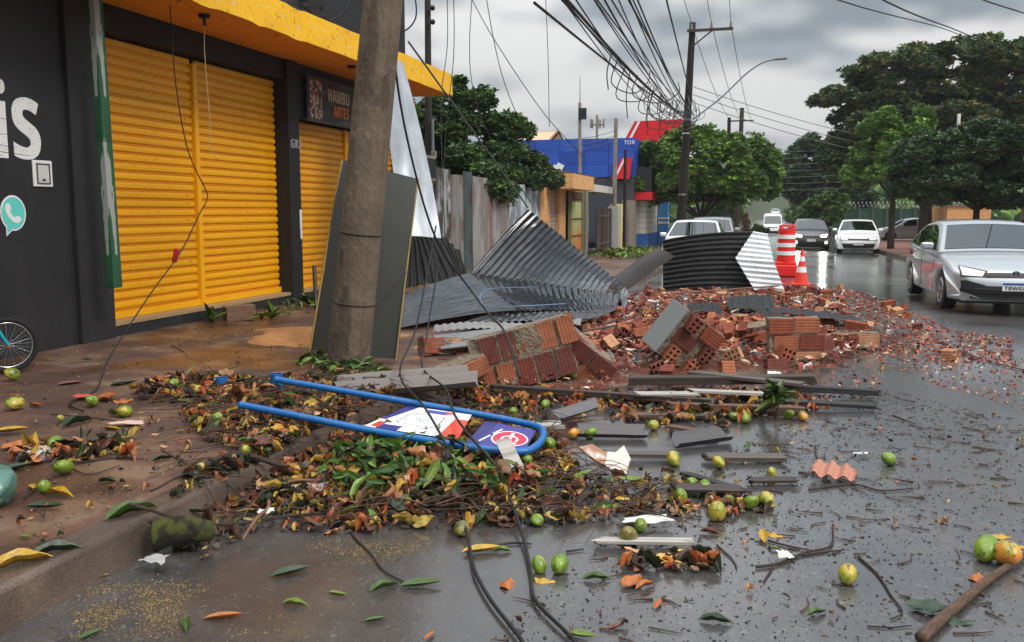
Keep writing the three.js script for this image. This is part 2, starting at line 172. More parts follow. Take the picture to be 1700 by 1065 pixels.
const walkProf = [[-7.6, 0.15]]; for (let i = 0; i <= 10; i++) walkProf.push([mix(-7.3, KL - 0.16, i / 10), WALK + 0.02 * Math.sin(i * 1.9) * (1 - i / 10)]);
struct('sidewalk', (() => { const g = sweep(walkProf, 4, -400); const p = g.attributes.position; for (let i = 0; i < p.count; i++) if (p.getX(i) < -3.2) p.setY(i, p.getY(i) + (fbm(p.getX(i) * 0.8, p.getZ(i) * 0.8, 4096, 3, 33) - 0.5) * 0.03); g.computeVertexNormals(); return g; })(), mWalk);
struct('kerb', sweep([[KL - 0.165, WALK - 0.03], [KL - 0.165, WALK + 0.004], [KL - 0.03, WALK + 0.008], [KL - 0.006, WALK + 0.002], [KL + 0.012, WALK - 0.022], [KL + 0.03, 0.0], [KL + 0.05, -0.08]], 4, -400, 0.02), mKerb);
const mRedWalk = M(0xffffff, 0.7, { map: rep(tex(256, (u, v) => lerp3(rgb(96, 62, 54), rgb(138, 92, 78), fbm(u * 10, v * 10, 10, 4, 50))), 1 / 3) });
struct('sidewalk_right', sweep([[KR + 0.15, WALK], [16, WALK + 0.05]], 4, -400), mRedWalk);
struct('kerb_right', sweep([[KR, -0.08], [KR + 0.01, WALK - 0.02], [KR + 0.04, WALK + 0.005], [KR + 0.152, WALK + 0.005], [KR + 0.152, WALK - 0.03]], 4, -400, 0.01), mKerb);
// ---------- the shop with yellow shutters ----------
const font = await new FontLoader().loadAsync('fonts/droid/droid_sans_bold.typeface.json');
const letters = (txt, size, depth) => new THREE.ExtrudeGeometry(font.generateShapes(txt, size), { depth, bevelEnabled: false, curveSegments: 6 });
const paintTex = (c0, c1, chip, amt, s) => tex(512, (u, v) => { const a = fbm(u * 6, v * 6, 6, 5, s), b = fbm(u * 40, v * 40, 40, 3, s + 9), st = fbm(u * 30, v * 3, 30, 4, s + 20); let c = lerp3(c0, c1, a * 0.6 + st * 0.4); if (b > amt) c = lerp3(c, chip, sst(amt, amt + 0.05, b)); return c; });
const bumpSoft = tex(512, (u, v) => fbm(u * 16, v * 16, 16, 5, 130), false);
const mBlack = M(0xffffff, 0.62, { map: rep(paintTex(rgb(27, 27, 30), rgb(46, 45, 48), rgb(80, 78, 76), 0.86, 110), 1 / 2.3), bumpMap: rep(bumpSoft, 1 / 1.1), bumpScale: 0.006 });
const mDark = M(S(24, 24, 27), 0.7, { bumpMap: rep(bumpSoft, 1), bumpScale: 0.004 });
const yTex = paintTex(rgb(234, 160, 4), rgb(246, 184, 10), rgb(140, 90, 24), 0.82, 140);
const mYellow = M(0xffffff, 0.42, { map: rep(yTex, 1 / 1.9), bumpMap: rep(bumpSoft, 1 / 0.9), bumpScale: 0.002 });
const mSlat = [[1, 1, 1], [0.95, 0.93, 0.9], [1, 0.97, 0.94], [0.9, 0.87, 0.84]].map((c, i) => { const t = rep(yTex, 1 / 1.9); t.offset.set(i * 0.23, i * 0.41); return M(new THREE.Color(...c), 0.4 + i * 0.04, { map: t, bumpMap: rep(bumpSoft, 1 / 0.9), bumpScale: 0.004 }); });
const mFascia = M(0xffffff, 0.6, { map: rep(tex(512, (u, v) => { const a = fbm(u * 6, v * 6, 6, 5, 150), b = fbm(u * 24, v * 24, 24, 4, 158), k = Math.abs(fbm(u * 9, v * 4, 9, 5, 152) - 0.5); let c = lerp3(rgb(240, 174, 8), rgb(252, 198, 24), a); if (b > 0.75) c = lerp3(c, rgb(214, 204, 180), sst(0.75, 0.78, b)); if (k < 0.006) c = lerp3(c, rgb(120, 86, 30), 0.7); return b < 0.22 ? lerp3(c, rgb(170, 124, 36), 0.5) : c; }), 1 / 1.5), bumpMap: rep(bumpSoft, 1 / 0.8), bumpScale: 0.005 });
const mSoffit = M(0xffffff, 0.8, { map: rep(paintTex(rgb(226, 140, 10), rgb(244, 160, 20), rgb(140, 84, 20), 0.76, 155), 1 / 2), bumpMap: rep(bumpSoft, 1 / 0.8), bumpScale: 0.006 });
const mConc = M(0xffffff, 0.85, { map: rep(paintTex(rgb(112, 104, 95), rgb(152, 142, 130), rgb(84, 74, 66), 0.72, 160), 1 / 1.3), bumpMap: rep(bumpSoft, 1 / 0.6), bumpScale: 0.008 });
{
  const b = thing('shop_building', 'black shop front with yellow roller shutters and a yellow concrete canopy', 'building');
  const part = (n, g, m) => mesh(n, uvBox(Array.isArray(g) ? mg(g) : g), m, b);
  part('wall', [span(-7.3, -7.0, 0, 7.2, 3, -7.9)], mBlack);
  part('pilaster', span(-7.3, -6.95, 0, 3.9, -7.905, -8.42), mBlack);
  part('pilaster', span(-7.35, -6.95, 0, 3.9, -12.36, -12.68), mDark);
  part('pilaster', span(-7.35, -6.95, 0, 3.9, -16.75, -17.15), mDark);
  part('lintel', span(-7.6, -7.005, 3.5, 3.9, -8.42, -12.36), mDark);
  part('lintel', span(-7.6, -7.005, 2.98, 3.9, -12.68, -16.75), mDark);
  part('upper_wall', [span(-7.4, -7.02, 3.9, 7.2, -7.9, -17.15)], mDark);
  part('back_wall', [span(-14, -13.8, 0, 7.2, 3, -17.15), span(-14, -7.4, 0, 7.2, -17.0, -17.14), span(-14, -7.3, 0, 7.2, 2.8, 3), span(-14, -7.02, 7.2, 7.4, 3, -17.15)], mDark);
  const sillM = M(0xffffff, 0.8, { map: rep(paintTex(rgb(150, 122, 84), rgb(186, 156, 110), rgb(120, 100, 80), 0.7, 166), 1) });
  part('sill', span(-7.5, -6.99, 0.27, 0.315, -8.42, -12.36), sillM); part('sill_base', span(-7.5, -7.0, 0, 0.268, -8.42, -12.36), mBlack);
  part('sill', span(-7.5, -6.99, 0.27, 0.315, -12.68, -16.75), sillM); part('sill_base', span(-7.5, -7.0, 0, 0.268, -12.68, -16.75), mBlack);
  // canopy: slab with an uneven chipped fascia
  const fas = grid(120, 8, (s, t) => { const z = mix(3, -17.05, s), n = (fbm(z * 2.7, t * 3, 4096, 4, 44) - 0.5) * 0.014, ch = vn(z * 3.1, 2, 4096, 45) > 0.86 && (t > 0.9 || t < 0.12) ? 0.02 : 0; return V(-6.0 + n, 3.79 + 0.39 * t + (t < 0.05 || t > 0.95 ? n * 0.8 - ch : 0), z); });
  part('fascia', fas, mFascia);
  part('soffit', span(-6.995, -6.03, 3.79, 3.83, 3, -17.04), mSoffit);
  part('canopy_slab', [span(-7.02, -6.03, 3.83, 4.14, 3, -17.04)], mConc);
  part('canopy_end', span(-7.0, -6.02, 3.79, 4.17, -17.042, -17.07), mFascia);
  // ceiling hook with a fitting under the soffit
  part('lamp_socket', [tf(new THREE.CylinderGeometry(0.07, 0.06, 0.04, 12), -6.3, 3.77, -9.36), tf(new THREE.CylinderGeometry(0.02, 0.02, 0.09, 8), -6.3, 3.71, -9.36)], mDark);
  part('lamp_socket', [tf(new THREE.CylinderGeometry(0.07, 0.06, 0.04, 12), -6.3, 3.77, -13.2)], mDark);
  // shutters: every slat its own piece
  const prof = new THREE.Shape([[0, 0], [0, 0.007], [0.011, 0.011], [0.011, 0.015], [0, 0.02], [0, 0.03], [0.024, 0.034], [0.028, 0.05], [0.0285, 0.075], [0.026, 0.1], [0.0, 0.1055], [-0.004, 0.1055], [-0.004, 0]].map(([x, y]) => new THREE.Vector2(x, y)));
  const slatG = (w) => { const g = new THREE.ExtrudeGeometry(prof, { depth: w, bevelEnabled: false }); g.translate(0, 0, -w); return uvBox(g); };
  function shutter(z0, z1, y0, y1, x = -7.2) {
    const s = mesh('shutter', uvBox(mg([span(x + 0.0, x + 0.05, y0, y0 + 0.08, z0, z1)])), mYellow, b), w = Math.abs(z1 - z0) - 0.03, g = slatG(w), n = Math.floor((y1 - y0 - 0.08) / 0.106);
    for (let i = 0; i < n; i++) { const m = mesh('slat', g, pick(mSlat), s); m.position.set(x + R(-0.003, 0.003), y0 + 0.082 + i * 0.106, z0 - 0.015); m.rotation.x = R(-0.0012, 0.0012); }
    return s;
  }
  shutter(-8.42, -10.3, 0.32, 3.5); shutter(-10.38, -12.36, 0.32, 3.5); part('mullion', [span(-7.22, -7.13, 0.316, 3.42, -10.3, -10.38)], mYellow);
  shutter(-12.68, -14.62, 0.32, 2.97); shutter(-14.7, -16.75, 0.32, 2.97); part('mullion', [span(-7.22, -7.13, 0.316, 2.95, -14.62, -14.7)], mYellow);
  // painted lettering and emblems on the black wall
  const wht = M(0xffffff, 0.7, { map: rep(paintTex(rgb(222, 222, 220), rgb(236, 236, 234), rgb(90, 90, 90), 0.73, 170), 2) });
  const onWall = (g, y, z) => { g.rotateY(Math.PI / 2); g.translate(-7.0, y, z); return g; };
  { const g = letters('s', 0.76, 0.004); g.scale(0.82, 1, 1); mesh('painted_letter', onWall(g, 2.06, -7.16), wht, b); const h = letters('i', 0.7, 0.004); h.scale(0.9, 1, 1); mesh('painted_letter', onWall(h, 2.05, -6.93), wht, b); }
  { // phone emblem: teal speech bubble, pale rim, white handset
    const bub = (r) => { const s = new THREE.Shape(); for (let i = 0; i <= 40; i++) { const a = (-100 + i * 8.3) * D2R; const x = Math.cos(a) * r, y = Math.sin(a) * r * 1.1; i ? s.lineTo(x, y) : s.moveTo(x, y); } s.lineTo(-r * 0.62, -r * 1.42); return s; };
    const rim = new THREE.ExtrudeGeometry(bub(0.155), { depth: 0.004, bevelEnabled: false }); mesh('emblem_rim', onWall(rim, 1.53, -7.14), wht, b);
    const teal = new THREE.ExtrudeGeometry(bub(0.138), { depth: 0.007, bevelEnabled: false }); mesh('emblem_bubble', onWall(teal, 1.53, -7.14), M(S(96, 206, 196), 0.6), b);
    const hs = new THREE.Shape(); hs.moveTo(-0.11, 0.1); hs.bezierCurveTo(-0.07, 0.15, -0.04, 0.1, -0.035, 0.05); hs.bezierCurveTo(-0.06, 0.03, -0.06, 0.02, -0.03, -0.02); hs.bezierCurveTo(0, -0.06, 0.02, -0.06, 0.04, -0.04); hs.bezierCurveTo(0.09, -0.03, 0.14, -0.06, 0.1, -0.1); hs.bezierCurveTo(0.04, -0.16, -0.06, -0.1, -0.1, -0.02); hs.bezierCurveTo(-0.13, 0.04, -0.13, 0.07, -0.11, 0.1);
    mesh('emblem_handset', onWall(new THREE.ExtrudeGeometry(hs, { depth: 0.01, bevelEnabled: false }).scale(0.78, 0.78, 1), 1.53, -7.14), wht, b);
  }
  part('loose_patch', [rbox(0.006, 0.3, 0.06, 0.002, -6.947, 1.42, -12.65), rbox(0.006, 0.16, 0.05, 0.002, -6.947, 1.2, -12.655)], wht);
  { const g = letters('GR2', 0.13, 0.003); g.rotateY(Math.PI / 2); g.translate(-6.95, 2.5, -12.4); mesh('graffiti', g, M(S(150, 150, 150), 0.8), b); }
  const mt = thing('electric_meter', 'white square meter plate on the black wall beside the painted letters', 'meter', null, [-7.0, 1.92, -7.53]);
  mesh('plate', rbox(0.02, 0.26, 0.25, 0.008, 0.01, 0, 0), wht, mt); mesh('frame', [box(0.03, 0.19, 0.01, 0.015, 0, 0.08), box(0.03, 0.19, 0.01, 0.015, 0, -0.08), box(0.03, 0.01, 0.17, 0.015, 0.095, 0), box(0.03, 0.01, 0.17, 0.015, -0.095, 0)], M(S(70, 70, 72), 0.6), mt); mesh('cover', rbox(0.02, 0.16, 0.13, 0.008, 0.015, 0, 0), M(S(205, 205, 205), 0.4), mt); mesh('latch', rbox(0.02, 0.015, 0.035, 0.004, 0.026, -0.06, 0), mDark, mt);
  // hanging shop sign
  const sg = thing('shop_sign', 'dark banner sign reading HAMBU ARTES above the second shutter, half hidden by the leaning pole', 'sign', null, [-6.99, 0, 0]);
  mesh('board', rbox(0.05, 0.66, 2.6, 0.01, 0.03, 3.3, -14.24), M(0xffffff, 0.5, { map: tex(256, (u, v) => lerp3(rgb(26, 26, 29), rgb(96, 94, 96), sst(0.5, 0.8, fbm(u * 4, v * 4, 4, 4, 180)))) }), sg);
  mesh('board_edge', [span(0.0, 0.064, 3.62, 3.65, -12.93, -15.55), span(0, 0.064, 2.95, 2.985, -12.93, -15.55)], M(S(70, 68, 66), 0.6), sg);
  const put = (t, s, y, z, c) => { const g = letters(t, s, 0.006); g.scale(0.78, 1, 1); g.rotateY(Math.PI / 2); g.translate(0.058, y, z); mesh('lettering', g, M(c, 0.6), sg); };
  put('HAMBU', 0.2, 3.32, -13.62, S(196, 188, 160)); put('ARTES', 0.18, 3.09, -13.8, S(226, 130, 40));
  mesh('print_panel', span(0.055, 0.06, 3.0, 3.6, -13.02, -13.42), M(0xffffff, 0.6, { map: tex(128, (u, v) => { const n = fbm(u * 6, v * 6, 6, 4, 190); return n > 0.62 ? rgb(150, 40, 36) : n > 0.48 ? rgb(200, 196, 170) : rgb(70, 66, 66); }) }), sg);
}
// green weathered timber hanging from the canopy
mesh('green_post', (() => { const g = uvBox(rbox(0.1, 3.0, 0.13, 0.01)); return g; })(), M(0xffffff, 0.7, { map: rep(tex(256, (u, v) => { const n = fbm(u * 6, v * 3, 6, 5, 200); return n > 0.6 ? rgb(150, 152, 150) : lerp3(rgb(22, 62, 40), rgb(38, 92, 60), n * 1.4); }), 3.1, 0.62) }));
{ const p = scene.children.at(-1); p.position.set(-6.6, 2.25, -7.97); p.rotation.set(0.012, 0, 0.012); tag(p, 'peeling green painted timber hanging in front of the yellow shutter', 'post'); }
// debris lying on the canopy
const mSheet = M(0xffffff, 0.36, { metalness: 0.55, map: rep(tex(256, (u, v) => lerp3(rgb(112, 118, 124), rgb(158, 163, 168), fbm(u * 6, v * 12, 6, 4, 210))), 1) });
const mPale = M(0xffffff, 0.4, { metalness: 0.35, map: rep(tex(256, (u, v) => lerp3(rgb(138, 144, 150), rgb(182, 187, 192), fbm(u * 6, v * 12, 6, 4, 215))), 1) });
function sheetPatch(a, b, c, d, n, amp, noise = 0.03, seed = 1, dir = 1, sag = 0, lap = 14) {  // a-b top edge, d-c bottom edge; ridges run from top to bottom
  const A = V(...a), B = V(...b), C = V(...c), D = V(...d), N = B.clone().sub(A).cross(D.clone().sub(A)).normalize();
  return grid(Math.max(8, Math.round(n * 8)), lap, (s, t) => { const p = A.clone().lerp(B, s).lerp(D.clone().lerp(C, s), t); const w = Math.sin(s * n * 2 * Math.PI) * amp, cr = (fbm(s * 4 + seed * 7, t * 3 + seed, 4096, 3, seed) - 0.5) * 2 * noise, e = Math.min(1, 6 * Math.min(s, 1 - s, t, 1 - t) + 0.15); return p.addScaledVector(N, w + cr * e - sag * 4 * t * (1 - t)); });
}
tag(mesh('roof_sheet', sheetPatch([-6.75, 4.9, -10.9], [-6.35, 4.25, -12.3], [-6.1, 4.16, -12.5], [-6.3, 5.1, -10.7], 5, 0.015, 0.03, 3), mSheet), 'loose grey roofing sheet resting on top of the yellow canopy', 'metal sheet');
tag(mesh('dark_tarpaulin', (() => { const g = new THREE.SphereGeometry(1, 28, 18, 0, 6.29, 0, 1.57); const p = g.attributes.position; for (let i = 0; i < p.count; i++) { const x = p.getX(i), y = p.getY(i), z = p.getZ(i), k = 1 + 0.5 * (fbm(x * 2 + 5, z * 2 + y * 2, 4096, 4, 51) - 0.5); p.setXYZ(i, x * 0.34 * k, y * 0.42 * k, z * 1.0 * k); } g.translate(-6.5, 4.14, -11.0); g.computeVertexNormals(); return g; })(), M(S(24, 24, 27), 0.5)), 'crumpled black tarpaulin lying on top of the yellow canopy', 'tarpaulin');
tag(mesh('hanging_flashing', sheetPatch([-5.98, 4.05, -13.3], [-5.86, 3.98, -14.2], [-4.7, 1.15, -12.8], [-5.2, 1.2, -12.4], 1.5, 0.012, 0.04, 5, 1, 0.05), mPale), 'long pale metal strip hanging from the canopy end behind the pole', 'metal sheet');
// yellow gate at the end of the shop
{
  const g = thing('yellow_gate', 'narrow yellow ribbed metal gate between shop and corrugated fence', 'gate', null, [-7, 0, -18.1]);
  for (let i = 0; i < 8; i++) mesh('rib_panel', span(-0.02 - (i % 2) * 0.025, 0.012 - (i % 2) * 0.025, 0.16, 2.2, 0.5 - i * 0.125, 0.379 - i * 0.125), mYellow, g);
  mesh('lintel', uvBox(span(-0.3, 0.05, 2.2, 2.72, 0.9, -0.52)), mConc, g); mesh('gate_post', uvBox(span(-0.3, 0.04, 0, 2.2, 0.9, 0.505)), mDark, g); mesh('lintel_band', uvBox(span(0.052, 0.06, 2.25, 2.66, 0.88, -0.5)), mDark, g);
  const w = thing('brick_pier', 'stub of bare red brick wall standing above the yellow gate', 'wall', null, [-7.4, 2.72, -18.0]);
  const mb = [S(112, 52, 40), S(128, 62, 46), S(96, 46, 38)].map((c) => M(c, 0.9)); const bg = rbox(0.14, 0.115, 0.26, 0.008);
  for (let j = 0; j < 9; j++) for (let i = 0; i < 3; i++) { const m = mesh('brick', bg, mb[(i * 2 + j * 3) % 3], w); m.position.set(R(-0.006, 0.006), 0.065 + j * 0.13, 0.27 - i * 0.275 + (j % 2 ? 0.06 : -0.06)); }
  mesh('mortar', box(0.11, 1.17, 0.86, 0, 0.585, 0), mConc, w);
}
// ---------- leaning pole and the panel behind it ----------
const poleC = tex(512, (u, v) => { const a = fbm(u * 4, v * 10, 4, 5, 300), s = fbm(u * 40, v * 4, 40, 3, 305), d = vn(u * 180, v * 180, 180, 306); let c = lerp3(rgb(78, 66, 54), rgb(128, 113, 96), a * 0.6 + s * 0.4); c = lerp3(c, rgb(66, 54, 44), sst(0.56, 0.7, fbm(u * 6, v * 6, 6, 4, 310)) * 0.6); return d > 0.93 ? lerp3(c, rgb(60, 52, 46), 0.5) : c; });
{
  const P0 = V(-3.74, 0.0, -7.6), dir = V(0.131, 1, 0.01).normalize(), at = (d) => P0.clone().addScaledVector(dir, d);
  const p = thing('leaning_pole', 'thick concrete utility pole leaning over the pavement at the kerb', 'pole');
  mesh('shaft', taper([at(-0.3), at(3), at(9.2)], 0.2, 0.125, 40, 28), M(0xffffff, 0.85, { map: rep(poleC, 1, 0.4), bumpMap: rep(bumpSoft, 2, 1), bumpScale: 0.012 }), p);
  for (const d of [0.16, 0.72, 1.36]) { const t = new THREE.TorusGeometry(0.2 - d * 0.008 + 0.0005, 0.007, 5, 40); t.rotateX(Math.PI / 2 + 0.02); t.rotateZ(-0.13); t.translate(...at(d)); mesh('seam_band', t, M(S(52, 42, 34), 0.9), p); }
  const pl = thing('bent_panel', 'tall dark grey sheet metal panel propped upright behind the leaning pole', 'metal sheet');
  const A = V(-4.45, 2.1, -9.05), B = V(-3.5, 1.88, -8.85), C = V(-3.42, 0.02, -7.98), D = V(-4.5, 0.1, -8.3);
  const face = (o) => grid(10, 20, (s, t) => A.clone().lerp(B, s).lerp(D.clone().lerp(C, s), t).add(V(0, 0, o + 0.1 * Math.sin(s * 3.14) * t + 0.02 * Math.sin(t * 5))));
  mesh('face', [face(0), face(-0.012)], M(S(66, 68, 66), 0.42, { metalness: 0.2 }), pl);
  mesh('trim', [tube([A, A.clone().lerp(D, 0.5).add(V(0, 0, 0.01)), D], 0.012, 12, 5), tube([B, B.clone().lerp(C, 0.5).add(V(0, 0, 0.01)), C], 0.01, 12, 5)], M(S(140, 118, 60), 0.6), pl);
}
// ---------- corrugated sheets ----------
const sheetT = (c0, c1, s) => rep(tex(512, (u, v) => { const a = fbm(u * 5, v * 5, 5, 5, s), b = fbm(u * 3, v * 24, 3, 4, s + 6), d = fbm(u * 12, v * 12, 12, 4, s + 11); let c = lerp3(c0, c1, a * 0.55 + b * 0.45); return d > 0.7 ? lerp3(c, rgb(110, 112, 114), 0.16) : c; }), 1);
const mCorr = M(0xffffff, 0.42, { metalness: 0.15, map: sheetT(rgb(30, 32, 35), rgb(66, 70, 75), 330), roughnessMap: rep(asphaltR, 1.6) });
const mCorrB = M(0xffffff, 0.62, { metalness: 0.1, map: sheetT(rgb(13, 14, 15), rgb(30, 31, 33), 350) });
const mWhiteSheet = M(0xffffff, 0.45, { metalness: 0.1, map: sheetT(rgb(178, 184, 190), rgb(226, 230, 233), 360) });
{
  const a = thing('fallen_roof', 'large crumpled grey corrugated roof sheet peaking over the brick rubble', 'metal sheet');
  const P1 = [-3.67, 1.58, -14.0], P2 = [-2.46, 0.2, -16.3], P3 = [-4.3, 0.62, -12.95], P8 = [-2.25, 0.22, -14.4], P6 = [-3.2, 0.24, -11.5], P9 = [-2.0, 0.16, -12.6];
  mesh('upper_flank', sheetPatch(P1, P2, P8, P3, 22, 0.017, 0.035, 11, 1, -0.03, 26), mCorr, a);
  mesh('lower_flank', sheetPatch(P3, P8, P9, P6, 22, 0.012, 0.07, 12, 1, -0.05, 26), mCorr, a);
  mesh('flat_wing', sheetPatch([-4.78, 0.4, -11.5], [-4.22, 0.16, -9.95], [-3.15, 0.25, -11.45], P3, 14, 0.008, 0.05, 13, 1, -0.03, 26), mCorr, a);
  mesh('side_fold', sheetPatch(P2, [-2.3, 0.05, -15.9], [-2.0, 0.06, -13.2], P8, 2, 0.006, 0.02, 14, 1, 0, 16), mSheet, a);
  const e = thing('flat_roof_sheet', 'grey corrugated sheet lying flat in front of the crumpled roof', 'metal sheet');
  mesh('sheet', sheetPatch([-3.5, 0.2, -11.4], [-1.95, 0.22, -12.2], [-2.05, 0.3, -10.3], [-3.5, 0.3, -9.3], 20, 0.007, 0.06, 15, 1, -0.03, 20), mCorr, e);
  const lip = grid(60, 2, (s, t) => { const p = V(-3.5, 0.3, -9.3).lerp(V(-2.05, 0.3, -10.3), s); return p.add(V(-0.02 * t + 0.004 * Math.sin(s * 120), -0.075 * t + 0.012 * Math.sin(s * 125) + 0.02 * Math.sin(s * 7), 0.012 + 0.012 * Math.sin(s * 125))); });
  mesh('bent_lip', lip, mWhiteSheet, e);
  tag(mesh('grey_board', [uvBox(rbox(1.0, 0.02, 0.55, 0.006, -2.75, 0.27, -8.75, 0.1, 0.5, 0.08))], M(0xffffff, 0.7, { map: rep(paintTex(rgb(112, 116, 120), rgb(140, 143, 146), rgb(90, 90, 90), 0.7, 365), 1) })), 'flat broken grey plaster board resting on bricks below the roof sheet', 'board');
  tag(mesh('black_sheet', mg([sheetPatch([-5.7, 1.05, -14], [-5.55, 1.36, -14.5], [-4.78, 0.45, -13.9], [-5.45, 0.35, -13.2], 7, 0.02, 0.05, 16, 1, 0.05, 14), sheetPatch([-5.55, 1.36, -14.5], [-4.98, 0.86, -14.5], [-4.72, 0.4, -14.1], [-4.78, 0.45, -13.9], 5, 0.02, 0.04, 17, 1, 0, 14)]), mCorrB), 'buckled black corrugated sheet standing behind the grey panel', 'metal sheet');
  const c = thing('folded_sheet', 'black corrugated sheet standing on edge with its white underside folded out', 'metal sheet');
  mesh('black_face', [sheetPatch([-1.98, 0.98, -18], [-1.9, 0.02, -17.5], [-0.2, 0.1, -17.5], [-0.26, 1.16, -18], 11, 0.02, 0.02, 18, 1, -0.12, 12)], mCorrB, c);
  mesh('white_fold', [sheetPatch([-0.26, 1.17, -17.8], [-0.56, 0.68, -17.35], [0.13, 0.62, -17.6], [0.0, 1.12, -17.95], 6, 0.015, 0.01, 19, 1, 0, 6), sheetPatch([-0.56, 0.68, -17.35], [-0.2, 0.1, -17.3], [0.36, 0.03, -17.6], [0.13, 0.62, -17.6], 6, 0.015, 0.01, 20, 1, 0, 8)], mWhiteSheet, c);
  tag(mesh('curled_sheet', sheetPatch([-2.95, 0.2, -16.9], [-2.05, 0.82, -17.1], [-1.62, 0.72, -16.8], [-2.5, 0.08, -16.5], 1, 0.01, 0.03, 21, 1, 0.1, 10), M(S(46, 45, 44), 0.5, { metalness: 0.1 })), 'curled dark metal sheet lying between the crumpled roof and the folded sheet', 'metal sheet');
  for (const [a2, b2, c2, d2, l] of [[[-1.05, 0.3, -12.6], [-0.6, 0.28, -12.9], [-0.5, 0.1, -11.7], [-0.85, 0.12, -11.5], 'small dark corrugated scrap in the middle of the rubble'], [[0.1, 0.22, -13.2], [1.2, 0.1, -13.4], [1.25, 0.08, -12.8], [0.15, 0.2, -12.6], 'dark corrugated strip lying across the right of the rubble'], [[-0.55, 0.28, -13.9], [0.1, 0.3, -14.1], [0.15, 0.16, -13.3], [-0.5, 0.16, -13.2], 'black corrugated scrap below the folded sheet'], [[-0.1, 0.3, -12.2], [0.25, 0.2, -12.3], [0.3, 0.14, -11.6], [-0.05, 0.22, -11.5], 'bent dark grey scrap half buried among bricks right of centre']])
    tag(mesh('scrap_sheet', sheetPatch(a2, b2, c2, d2, 6, 0.014, 0.03, 22, 1, 0, 8), mCorrB), l, 'metal scrap', 'metal scraps in the rubble');
}
// ---------- brick rubble ----------
const heap = [[-2.0, -8.3, 0.9, 0.8, 0.15], [-0.9, -9.3, 0.9, 0.9, 0.19], [-0.2, -10.8, 1.0, 1.0, 0.17], [-1.2, -13, 1.2, 2, 0.1], [0.25, -9.9, 0.6, 0.6, 0.1], [-0.6, -15.8, 1.4, 1.4, 0.1], [-3.2, -9.9, 0.8, 1.1, 0.12], [-1.6, -10.6, 0.9, 0.9, 0.1]];
const heapH = (x, z) => heap.reduce((s, [a, b, c, d, h]) => s + h * Math.exp(-(((x - a) / c) ** 2) - (((z - b) / d) ** 2)), 0);
tag(mesh('rubble_mound', grid(90, 130, (s, t) => { const x = mix(-4.3, 2.2, s), z = mix(-18.5, -6.9, t); return V(x, groundAt(Math.max(x, KL + 0.2), z) + heapH(x, z) * 0.85 - 0.06 + 0.05 * (fbm(x * 4, z * 4, 4096, 4, 70) - 0.45), z); }), M(0xffffff, 0.9, { map: rep(tex(512, (u, v) => { const a = fbm(u * 30, v * 30, 30, 4, 370), b = fbm(u * 8, v * 8, 8, 4, 375); return lerp3(lerp3(rgb(92, 52, 42), rgb(150, 84, 62), a), rgb(140, 118, 98), sst(0.45, 0.7, b)); }), 5, 8), bumpMap: rep(grain, 9, 14), bumpScale: 0.03 })), 'reddish crushed brick and mortar dust under the rubble', null, null, 'stuff');
const brickC = [S(158, 84, 60), S(180, 110, 78), S(140, 70, 54), S(200, 150, 112), S(122, 66, 54)];
const brickTex = rep(tex(256, (u, v) => { const a = fbm(u * 6, v * 6, 6, 5, 380), b = fbm(u * 16, v * 16, 16, 4, 385); let c = lerp3([0.78, 0.78, 0.78], [1, 1, 1], a); return b > 0.6 ? lerp3(c, rgb(196, 186, 172), sst(0.6, 0.74, b) * 0.7) : c; }), 3);
const mBrick = brickC.map((c) => M(c, 0.85, { map: brickTex }));
function brickGeo(L, H = 0.15, Wd = 0.115, nh = 3, nw = 2) {   // hollow clay block: ribbed sides, round-cornered tunnels
  const s = new THREE.Shape(), q = 0.0035, pts = []; const side = (x0, y0, x1, y1, nx, ny, n) => { for (let i = 0; i < n; i++) for (const [t, d] of [[0, 0], [0.6, 0], [0.65, q], [0.95, q]]) { const u = (i + t) / n; pts.push([mix(x0, x1, u) - nx * d, mix(y0, y1, u) - ny * d]); } };
  const w = Wd / 2, h = H / 2; side(-w, -h, w, -h, 0, -1, 4); side(w, -h, w, h, 1, 0, 5); side(w, h, -w, h, 0, 1, 4); side(-w, h, -w, -h, -1, 0, 5);
  pts.forEach(([x, y], i) => i ? s.lineTo(x, y) : s.moveTo(x, y));
  const cw = Wd / nw, ch = H / nh; for (let i = 0; i < nw; i++) for (let j = 0; j < nh; j++) { const cx = -w + cw * (i + 0.5), cy = -h + ch * (j + 0.5), p = new THREE.Path(), a = cw * 0.34, b = ch * 0.34; for (let k = 0; k < 8; k++) { const an = k / 8 * 6.283 + 0.39; k ? p.lineTo(cx + a * Math.cos(an), cy + b * Math.sin(an)) : p.moveTo(cx + a * Math.cos(an), cy + b * Math.sin(an)); } s.holes.push(p); }
  const g = new THREE.ExtrudeGeometry(s, { depth: L, bevelEnabled: false }); g.translate(0, 0, -L / 2); g.rotateY(Math.PI / 2); return g;
}
const bricksG = [brickGeo(0.24), brickGeo(0.15), brickGeo(0.1), brickGeo(0.2, 0.1, 0.115, 2, 2)].map((g, k) => { const p = g.attributes.position; for (let i = 0; i < p.count; i++) { const x = p.getX(i); if (k === 1 || k === 2) if (x > 0) p.setX(i, x + 0.025 * (fbm(p.getY(i) * 30 + k, p.getZ(i) * 30, 4096, 3, 81) - 0.5) * 2 - (k === 2 ? p.getY(i) * 0.35 : p.getZ(i) * 0.4)); } g.computeVertexNormals(); return g; });
const mortarM = M(0xffffff, 0.9, { map: rep(paintTex(rgb(104, 92, 78), rgb(148, 132, 112), rgb(88, 76, 66), 0.66, 390), 1.4), bumpMap: rep(bumpSoft, 1.5), bumpScale: 0.03 });
